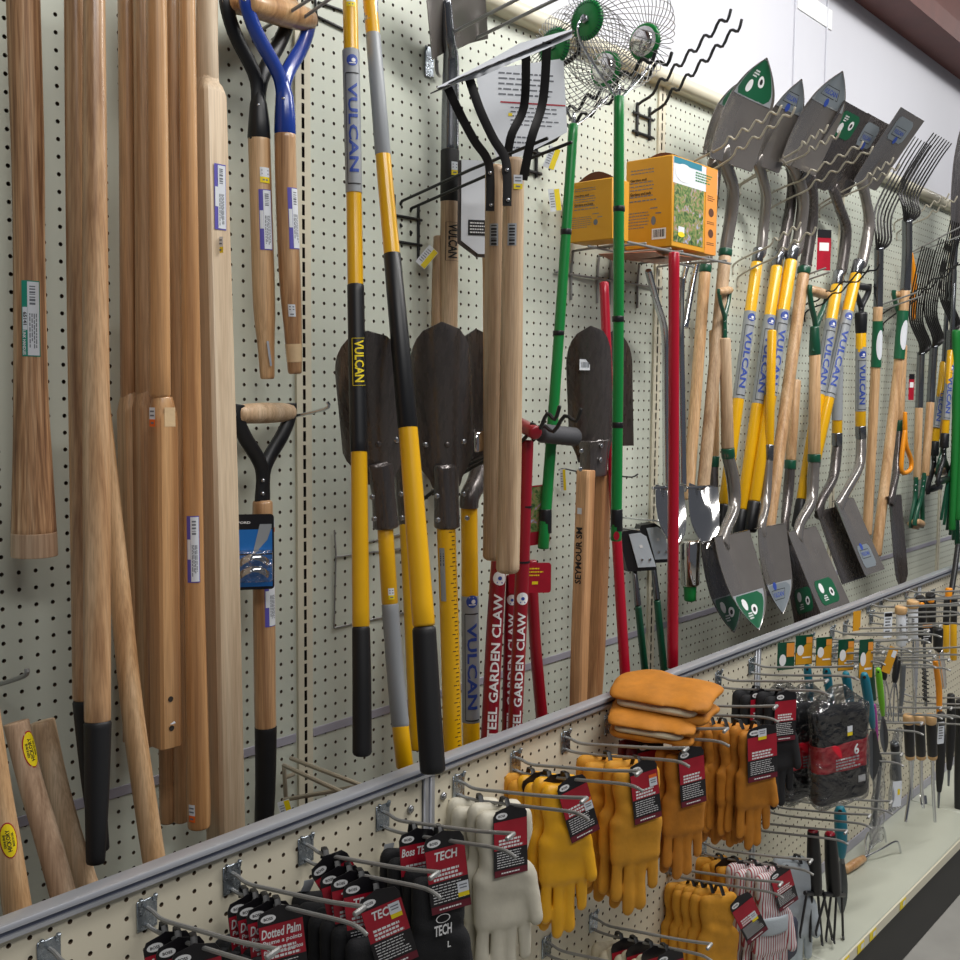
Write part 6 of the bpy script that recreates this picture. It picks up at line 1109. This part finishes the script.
# ------------------------------------------------------------------ hand tools on the far part of the low board
def trowel(lab, top, neck, tip, wpx, m, bw=12, card=None, off=.5, group='hand trowels on the low board'):
    t = T('hand_trowel', lab, 'trowel', P(tip[0], tip[1], off), group); A, B, C_ = P(top[0], top[1], off), P(neck[0], neck[1], off), P(tip[0], tip[1], off); k = mpp(A); r = wpx/2*k; d = nz(B-A)
    L = np.linalg.norm(B-A); t.part('handle', tube([A, A+d*L*.12, A+d*L*.4, A+d*L*.75, B], [r*.75, r, r*1.02, r*.9, r*.55], 12, rnd=.6), M[m]); t.part('hang_hole', tube([A+d*.010+tocam(A)*r*.85, A+d*.010+tocam(A)*r*1.03], r*.32, 10, rnd=0), M['void'])
    t.part('neck', tube([B-d*.01, B+d*.015], r*.4, 8), M['gsteel']); a = nz(C_-B); R = nz(np.cross(a, tocam(A))); N = np.cross(R, a); w = bw/2*k; nv = 9; V = []
    Lb = np.linalg.norm(C_-B)
    for s in (0, 1):
        for j in range(nv):
            v = j/(nv-1); hw = w*(.45+.55*min(1, v*3))*(1 if v < .5 else max(.05, 1-((v-.5)/.5)**2))
            for u in (-1, -.5, 0, .5, 1): V.append(B+a*(.008+Lb*v)+R*u*hw+N*((abs(u)-.4)*hw*.7-.001*s))
    q = 5*nv; F = []
    for j in range(nv-1):
        for i in range(4): k_ = j*5+i; F += [(k_, k_+1, k_+6, k_+5), (q+k_, q+k_+5, q+k_+6, q+k_+1)]
    t.part('blade', (np.array(V), F), M['gsteel'])
    if card:
        cx, cy, cw, ch = card; c = P(cx, cy, off-.004); Rr = nz([.86, -.5, .0]); U = np.array([0, 0, 1.0]); cd_ = t.part('card', prism(cardpoly(cw*k, ch*k, .002), c, Rr, U, .001), M['dgrn']); mp = flatmap(c, Rr, U)
        decal(t, 'yellow_panel', (np.array([(-.5, -.5), (.5, -.5), (.5, .42), (.1, .2), (-.5, -.1)])*[cw*k*.96, ch*k*.96], [(0, 1, 2, 3, 4)]), mp, M['box'], .0005, cd_); decal(t, 'white_oval', disc(cw*k*.2, -cw*k*.22, 0, ch*k*.18), mp, M['white'], .0009, cd_); decal(t, 'card_stripe', rect(cw*k*.5, ch*k*.05, cw*k*.15, -ch*k*.25), mp, M['white'], .0009, cd_); decal(t, 'card_mark', rect(cw*k*.34, ch*k*.2, cw*k*.28, ch*k*.33), mp, M['boxo'], .0011, cd_)
    return t
GT = 'teal handled trowels on cards'
trowel('teal trowel on green card, front of the four', (864, 673), (873, 728), (873, 778), 9.5, 'tealp', 13, (866, 659, 17, 40), .555, GT)
trowel('teal trowel on green card, second of the four', (845.5, 672), (853, 722), (856, 765), 9, 'tealp', 12, (846, 655, 19, 32), .50, GT)
trowel('teal trowel on green card, third of the four', (826, 667), (832, 710), (836, 750), 8.5, 'tealp', 11, (824, 652, 19, 30), .45, GT)
trowel('teal trowel on green card, hindmost by the board', (807, 665), (811, 705), (814, 740), 8, 'tealp', 10, (804, 650, 20, 30), .40, GT)
t = T('product_card', 'green and orange printed card nearest the joint strip above the bags', 'hang card', P(786, 668, .37)); c = P(786, 656, .37); k = mpp(c); Rr = nz([.86, -.5, 0]); U = np.array([0, 0, 1.0]); t.part('card', prism(cardpoly(20*k, 28*k, .002), c, Rr, U, .001), M['dgrn']); mp = flatmap(c, Rr, U); decal(t, 'orange_panel', rect(9*k, 14*k, 5*k, 6*k), mp, M['boxo']); decal(t, 'white_oval', disc(4*k, -4*k, -4*k, 6*k), mp, M['white'], .0008)
trowel('lime green hand tool beside the front teal trowel', (878, 668), (883, 716), (885, 752), 6.5, 'lime', 8, None, .53)
trowel('magenta trowel showing between grey blades', (874, 704), (877, 745), (879, 770), 4.5, 'mag', 8, None, .52)
def handfork(lab, top, neck, tip, wpx, m='plb', off=.5, n=3, spread=9, group='hand cultivators on the low board', tag_=False):
    t = T('hand_cultivator', lab, 'cultivator', P(tip[0], tip[1], off), group); A, B, C_ = P(*top, off), P(*neck, off), P(*tip, off); k = mpp(A); r = wpx/2*k; d = nz(B-A); L = np.linalg.norm(B-A)
    t.part('handle', tube([A, A+d*L*.3, A+d*L*.8, B], [r*.8, r, r*.95, r*.7], 12, rnd=.6), M[m]); R = nz(np.cross(nz(C_-B), tocam(A)))
    for i in range(n): u = (i/(n-1)-.5)*spread*k; t.part('tine', tube(smooth_path([B-d*.01, B+(C_-B)*.3+R*u*.7, B+(C_-B)*.75+R*u, C_+R*u*1.1+tocam(A)*.012], 5), .0022, 8), M['chrome'])
    return t
t = handfork('black handled cultivator with yellow tag and chrome tines', (898, 656), (894.5, 683), (893, 722), 7, off=.50); c = P(890, 660, .515); k = mpp(c); Rr = nz([.86, -.5, 0]); a = math.radians(-22); R_ = Rr*math.cos(a)+U*math.sin(a); U_ = U*math.cos(a)-Rr*math.sin(a); cc = t.part('yellow_tag', prism(cardpoly(11*k, 27*k, .002), c, R_, U_, .001), M['box']); decal(t, 'barcode', merge2(rect(5*k, 7*k, 2*k, 7*k)), flatmap(c, R_, U_), M['paper'], .0005, cc)
handfork('black handled cultivator behind the yellow tag', (884, 662), (884.5, 680), (886, 716), 6, off=.45)
solo('display_card', 'plain orange-yellow display card standing behind the hooks below the rail', 'display card', prism(cardpoly(11*mpp(P(857, 620, .36)), 20*mpp(P(857, 620, .36)), .002), P(857, 621, .36), nz([.95, -.3, 0]), U, .0015), M['box'])
for lab, x, y0, y1, off in (('white tube with cork cap, left of two', 901, 610, 646, .42), ('white tube with cork cap, right of two', 913, 604, 640, .42)):
    t = T('capped_tube', lab, 'tube tool', P(x, y1, off), 'white tubes with cork caps'); rod(t, 'tube', [(x, y0+2, off, 9.5), (x, y1, off, 9.5)], M['paper']); rod(t, 'cork_cap', [(x, y0-4, off, 12), (x, y0+4, off, 12)], M['cork']); c = P(x, (y0+y1)/2, off); decal(t, 'print', lines(.008, .03, 5), flatmap(c+tocam(c)*5*mpp(c), np.cross([0, 0, 1], tocam(c)), (0, 0, 1)), M['ink'], .001)
    rod(t, 'wire_shaft', [(x, y1-1, off, 2.5), (x+.5, y1+38, off, 2.2)], M['chrome'])
GY = 'black and yellow pruning saws'
for lab, x, y0, off in (('folding saw with black and yellow handle, left of the pair under the far joint', 921, 597, .40), ('folding saw with black and yellow handle, right of the pair under the far joint', 931, 594, .40)):
    t = T('pruning_saw', lab, 'saw', P(x, y0+40, off), GY); rod(t, 'handle', [(x-1, y0, off, 9), (x, y0+12, off, 10), (x, y0+40, off, 8)], M['plb']); c = P(x, y0+6, off); t.part('yellow_inlay', sphere(c+tocam(c)*4.4*mpp(c), 3.4*mpp(c), 10, 6, (1, 1, .8)), M['ora'])
t = T('hand_mattock', 'silver hand tool with black grip and orange spine near the right edge', 'hand tool', P(940, 718, .46)); rod(t, 'black_grip', [(938, 628, .46, 10), (938, 650, .46, 9)], M['plb']); rod(t, 'silver_handle', [(939, 650, .46, 8), (942, 668, .46, 7), (944, 688, .46, 5)], M['mirror']); rod(t, 'orange_spine', [(935, 660, .46, 5), (939, 690, .46, 6), (939, 719, .46, 5)], M['ora'])
t = T('auger', 'dark coiled spring auger hanging above the cork-capped grips', 'auger', P(925, 700, .44)); pts = []
A, B = P(925, 668, .44), P(926, 702, .44)
for i in range(64): a = i*.8; q = A+(B-A)*i/63; pts.append(q+.009*np.array([math.cos(a), math.sin(a), 0]))
t.part('coil', tube(pts, .0022, 6), M['iron']); rod(t, 'shaft', [(924, 640, .44, 3), (926, 706, .44, 3)], M['tubest'])
for lab, x, y0, y1 in (('yellow cylinder grip at the right edge, shorter one', 946, 624, 652), ('yellow cylinder grip at the right edge, longer one', 953.5, 622, 660)):
    handle('yellow_grip', lab, 'tool grip', [('grip', 'yel', [(x, y0, .42, 6.5), (x, y1, .42, 6.5)]), ('black_top', 'plb', [(x+1, y0-26, .42, 6), (x, y0+1, .42, 6.5)])])
GK = 'tools with black grips and cork caps'
for i, (lab, x) in enumerate((('cork-capped black grip tool, left of three', 908.5), ('cork-capped black grip tool, middle of three', 919.5), ('cork-capped black grip tool, right of three', 931))):
    off = .50; t = T('weeder', lab, 'weeder', P(x+3, 800, off), GK); rod(t, 'grip', [(x, 722, off, 10), (x+1.5, 756, off, 9.5)], M['plb']); rod(t, 'cork_cap', [(x-.2, 714.5, off, 10.5), (x, 724, off, 10.5)], M['cork']); rod(t, 'cork_ring', [(x+1.4, 753, off, 9.5), (x+1.6, 759, off, 9)], M['cork'])
    rod(t, 'steel_shaft', [(x+1.6, 758, off, 3.6), (x+2, 785, off, 3.4), (x+(4 if i else -3), 822-14*(i == 1), off, 3)], M['chrome'])
    if i == 1: c = P(x+4, 800, off); t.part('weeding_blade', frame_box(c, (.8, -.5, 0), (0.3, .6, .5), (.2, .2, 1), (.012, .002, .012), .001), M['mirror'])
for lab, x, y0, y1, w in (('black tool handle hanging low at the right, nearest the cork grips', 941, 712, 792, 9), ('black tool handle at the right edge, behind', 951, 694, 770, 9), ('black tool handle cut by the right edge', 960, 700, 820, 10)):
    handle('hand_tool', lab, 'hand tool', [('handle', 'plb', [(x, y0, .47, w*.8), (x, y0+30, .47, w), (x-1, y1-20, .47, w*.9), (x-2, y1, .47, w*.5)]), ('steel_tip', 'gsteel', [(x-2, y1-2, .47, 3), (x-2.5, y1+16, .47, 2)])], 'black hand tools at the right edge')
# clear bags
for lab, x, y0, y1, off, w in (('clear plastic bag with grey tool and white label hanging by the teal trowels', 896, 728, 812, .52, .055), ('empty looking clear plastic bag hanging below the trowels', 878, 758, 846, .53, .06)):
    c = P(x, (y0+y1)/2, off); H = abs(P(x, y0, off)[2]-P(x, y1, off)[2])/2; t = T('clear_bag', lab, 'plastic bag', P(x, y1, off), 'clear plastic bags by the trowels')
    V, F = sdf_mesh(lambda X, Y, Z: np.sqrt(np.maximum(np.abs(X)-w*(.35+.25*(1-Z/H)/2), 0)**2+np.maximum(np.abs(Z)-H*.85, 0)**2+(Y*1.8)**2)-.012+.003*np.sin(Z*90+X*70), (-w*1.4, -.02, -H*1.1), (w*1.4, .02, H*1.1), .006)
    t.part('bag', (V+c, F), M['clear'], ang=60)
    if 'label' in lab:
        rod(t, 'grey_tool', [(x-2, y0+14, off, 8), (x, y0+32, off, 9), (x+1, y0+52, off, 9)], M['gsteel']); rod(t, 'black_knob', [(x-1, y0+16, off+.004, 9), (x-1, y0+23, off+.004, 9)], M['plb'])
        q = P(x+1, y0+66, off+.012); t.part('paper_label', prism(cardpoly(11*mpp(q), 26*mpp(q), .001), q, nz([.86, -.5, 0]), U, .0006), M['paper']); decal(t, 'label_print', rect(3*mpp(q), 6*mpp(q), 2*mpp(q), 2*mpp(q)), flatmap(q, nz([.86, -.5, 0]), U), M['yst'], .0004)
    else: rod(t, 'rolled_tool', [(x+2, y0+8, off, 4), (x-4, y1-20, off, 4)], M['gsteel'])
# black hand forks with red dots, teal trowel, cultivator on the deck
GF = 'black hand forks with red dots'
for lab, top, neck, base, tips, off in (('black hand fork with red dots and flat tines, left of two', (813, 830), (815, 893), (812, 896), [(800, 934), (810, 938), (822, 942), (832, 937)], .50), ('black hand fork with red dots and flat tines, right of two', (830, 833), (834, 894), (832, 897), [(816, 932), (826, 938), (834, 940), (843, 936)], .515)):
    t = T('hand_fork', lab, 'hand fork', P(tips[1][0], tips[1][1], off), GF); rod(t, 'handle', [(*top, off, 11), ((top[0]+neck[0])/2, (top[1]+neck[1])/2, off, 14), (*neck, off, 14)], M['plb'], rnd=.6)
    c = P(top[0], top[1]+1, off); t.part('red_cap', sphere(c, 5.2*mpp(c), 10, 6, (1, 1, .6)), M['red']); c = P(neck[0]+1, neck[1]-8, off); t.part('red_button', sphere(c+tocam(c)*4.6*mpp(c), 4.4*mpp(c), 10, 6, (.6, .6, 1)), M['red'])
    for i, (x, y) in enumerate(tips): A = P(neck[0]+(i-1.5)*5.2, neck[1]-2, off); B = P(x, y, off); t.part('tine', tube([A, A+(B-A)*.5, B, B+np.array([-.012, -.006, -.002])], [.0052, .0052, .0048, .004], 8, asp=(1, .55)), M['plb'])
    t.part('tine_root', tube([P(neck[0]-10, neck[1], off), P(neck[0]+10, neck[1]+1, off)], .006, 8, ref=(0, 0, 1)), M['plb'])
trowel('teal trowel hanging behind the black hand forks', (840, 806), (842, 858), (842, 914), 12.5, 'tealp', 11, None, .46)
zt = ZD+.014; t = T('hand_cultivator', 'wooden handled three-prong cultivator lying on the base shelf', 'cultivator', PZ(855, 868, ZD)); A, B = PZ(845, 870, zt), PZ(864, 858, zt); d = nz(B-A); t.part('wooden_handle', tube([A, A*.5+B*.5, B], [.012, .0135, .011], 14, rnd=.5), M['oak']); t.part('ferrule', tube([B-d*.002, B+d*.025], .007, 10), M['chrome']); s_ = np.array([-d[1], d[0], 0])
for u, up in ((-.045, .0), (0, .03), (.045, .0)): t.part('prong', tube(smooth_path([B+d*.02, B+d*.06+s_*u*.6+[0, 0, .02+up], B+d*.12+s_*u+[0, 0, .03+up], B+d*.145+s_*u*1.05+[0, 0, -.012+up*.6]], 5), .0032, 8), M['chrome'])
# shelf edge price tags
for lab, px, py in (('yellow price tag on the shelf edge at the bottom', 846, 955), ('yellow price tag on the shelf edge, second from the bottom', 861, 943), ('yellow price tag on the shelf edge, third from the bottom', 873, 931), ('yellow price tag on the shelf edge, farthest along', 903, 900)):
    c = PX(px, py, 1); r_ = ray(px, py); q = r_*((YD-.007)/r_[1]); x = q[0]; t = T('shelf_tag', lab, 'tag', (x, YD-.0075, ZD-.028), 'price tags on the shelf edge'); t.part('tag', cbox((x-.022, YD-.0078, ZD-.027), (x+.022, YD-.0066, ZD-.003), .0005), M['yst']); decal(t, 'tag_print', merge2(rect(.018, .014, .008, 0)), flatmap((x, YD-.0079, ZD-.015), (1, 0, 0), (0, 0, 1)), M['paper'], .0003)

# further small stock crowding the far hooks
for lab, x, y, w, h, off, m in (('white blister card behind the hooks, left of the white tubes', 888, 625, 10, 26, .40, 'paper'), ('white and grey blister card between the white tubes', 907, 628, 9, 30, .38, 'paper'), ('white folded paper hanging beside the cork grips', 941, 733, 8, 22, .5, 'paper'), ('black packed tool card under the far hooks', 927, 634, 13, 20, .44, 'cblk')):
    c = P(x, y, off); k = mpp(c); t = T('hang_card', lab, 'hang card', P(x, y+h/2, off)); R_ = nz([.86, -.5, 0]); t.part('card', prism(cardpoly(w*k, h*k, .002), c, R_, U, .0015), M[m]); mp = flatmap(c, R_, U); decal(t, 'print', lines(w*k*.7, h*k*.6, 5, 0, 0, .4, int(x)), mp, M['ink' if m == 'paper' else 'white']); decal(t, 'header', rect(w*k*.9, h*k*.14, 0, h*k*.4), mp, M['cblk' if m == 'paper' else 'ora'], .0006)
for lab, l, m in (('dark pry handle leaning above the rail at the right edge', [(958, 545, .34, 5), (954, 575, .36, 5.5), (949, 605, .38, 5)], 'plb'), ('small orange capped tool under the rail at the right edge', [(949, 588, .40, 7), (948, 606, .40, 6)], 'ora'), ('slim chrome rod tool hanging left of the coiled auger', [(912, 652, .43, 3), (914, 690, .43, 3), (915, 712, .43, 4)], 'chrome'), ('dark grey narrow tool hanging right of the yellow tag', [(903, 664, .46, 6), (902, 690, .46, 5), (900, 716, .46, 3)], 'gsteel'), ('dark green narrow handle behind the lime tool', [(871, 664, .45, 5), (874, 700, .45, 5)], 'dgrn')):
    handle('hand_tool', lab, 'hand tool', [('handle', m, l)])
for key, q, lab in (('w0', P(908.5, 715, .50), 'zinc peg hook carrying the left cork-capped grip'), ('w1', P(919.5, 715, .50), 'zinc peg hook carrying the middle cork-capped grip'), ('w2', P(931, 715, .50), 'zinc peg hook carrying the right cork-capped grip'), ('w3', P(901, 612, .42), 'zinc peg hook behind the left white tube'), ('w4', P(913, 606, .42), 'zinc peg hook behind the right white tube'), ('w5', P(931, 597, .40), 'zinc peg hook carrying the right folding saw'), ('w6', P(946, 604, .42), 'zinc peg hook carrying the shorter yellow grip'), ('w7', P(897, 660, .50), 'zinc peg hook carrying the tagged cultivator'), ('w8', P(884, 664, .45), 'zinc peg hook carrying the untagged cultivator'), ('w11', P(913, 654, .43), 'zinc peg hook carrying the slim chrome rod'), ('w12', P(903, 667, .46), 'zinc peg hook carrying the dark grey narrow tool'), ('w9', P(879, 762, .53), 'zinc peg hook carrying the empty looking bag'), ('w10', P(896, 731, .52), 'zinc peg hook carrying the labelled bag')):
    pegw(key, q, lab, YF-q[1])

for lab, x, y in (('narrow yellow and white price tag strip left of the fanned glove cards', 307, 898), ('narrow yellow and white price tag strip behind the Boss Tech card', 387, 862)):
    c = P(x, y, YW-YF+.012); k = mpp(c); t = T('shelf_tag', lab, 'tag', c, 'price tag strips on the low board'); R_ = nz([.9, -.4, 0]); V = []
    for i in range(9): z = (i/8-.5)*40*k; b = .006*math.cos(i/8*math.pi*2); V += [c+R_*(-5*k)+U*z+np.array([0, -b, 0]), c+R_*(5*k)+U*z+np.array([0, -b, 0])]
    V = np.array(V); W = V+np.array([0, .001, 0]); t.part('strip', (np.concatenate([V, W]), [(2*i, 2*i+1, 2*i+3, 2*i+2) for i in range(8)]+[(18+2*i, 18+2*i+2, 18+2*i+3, 18+2*i+1) for i in range(8)]), M['paper']); Q = V[:8]+np.array([0, -.0006, 0]); t.part('yellow_band', (Q, [(2*i, 2*i+1, 2*i+3, 2*i+2) for i in range(3)]), M['yst'])
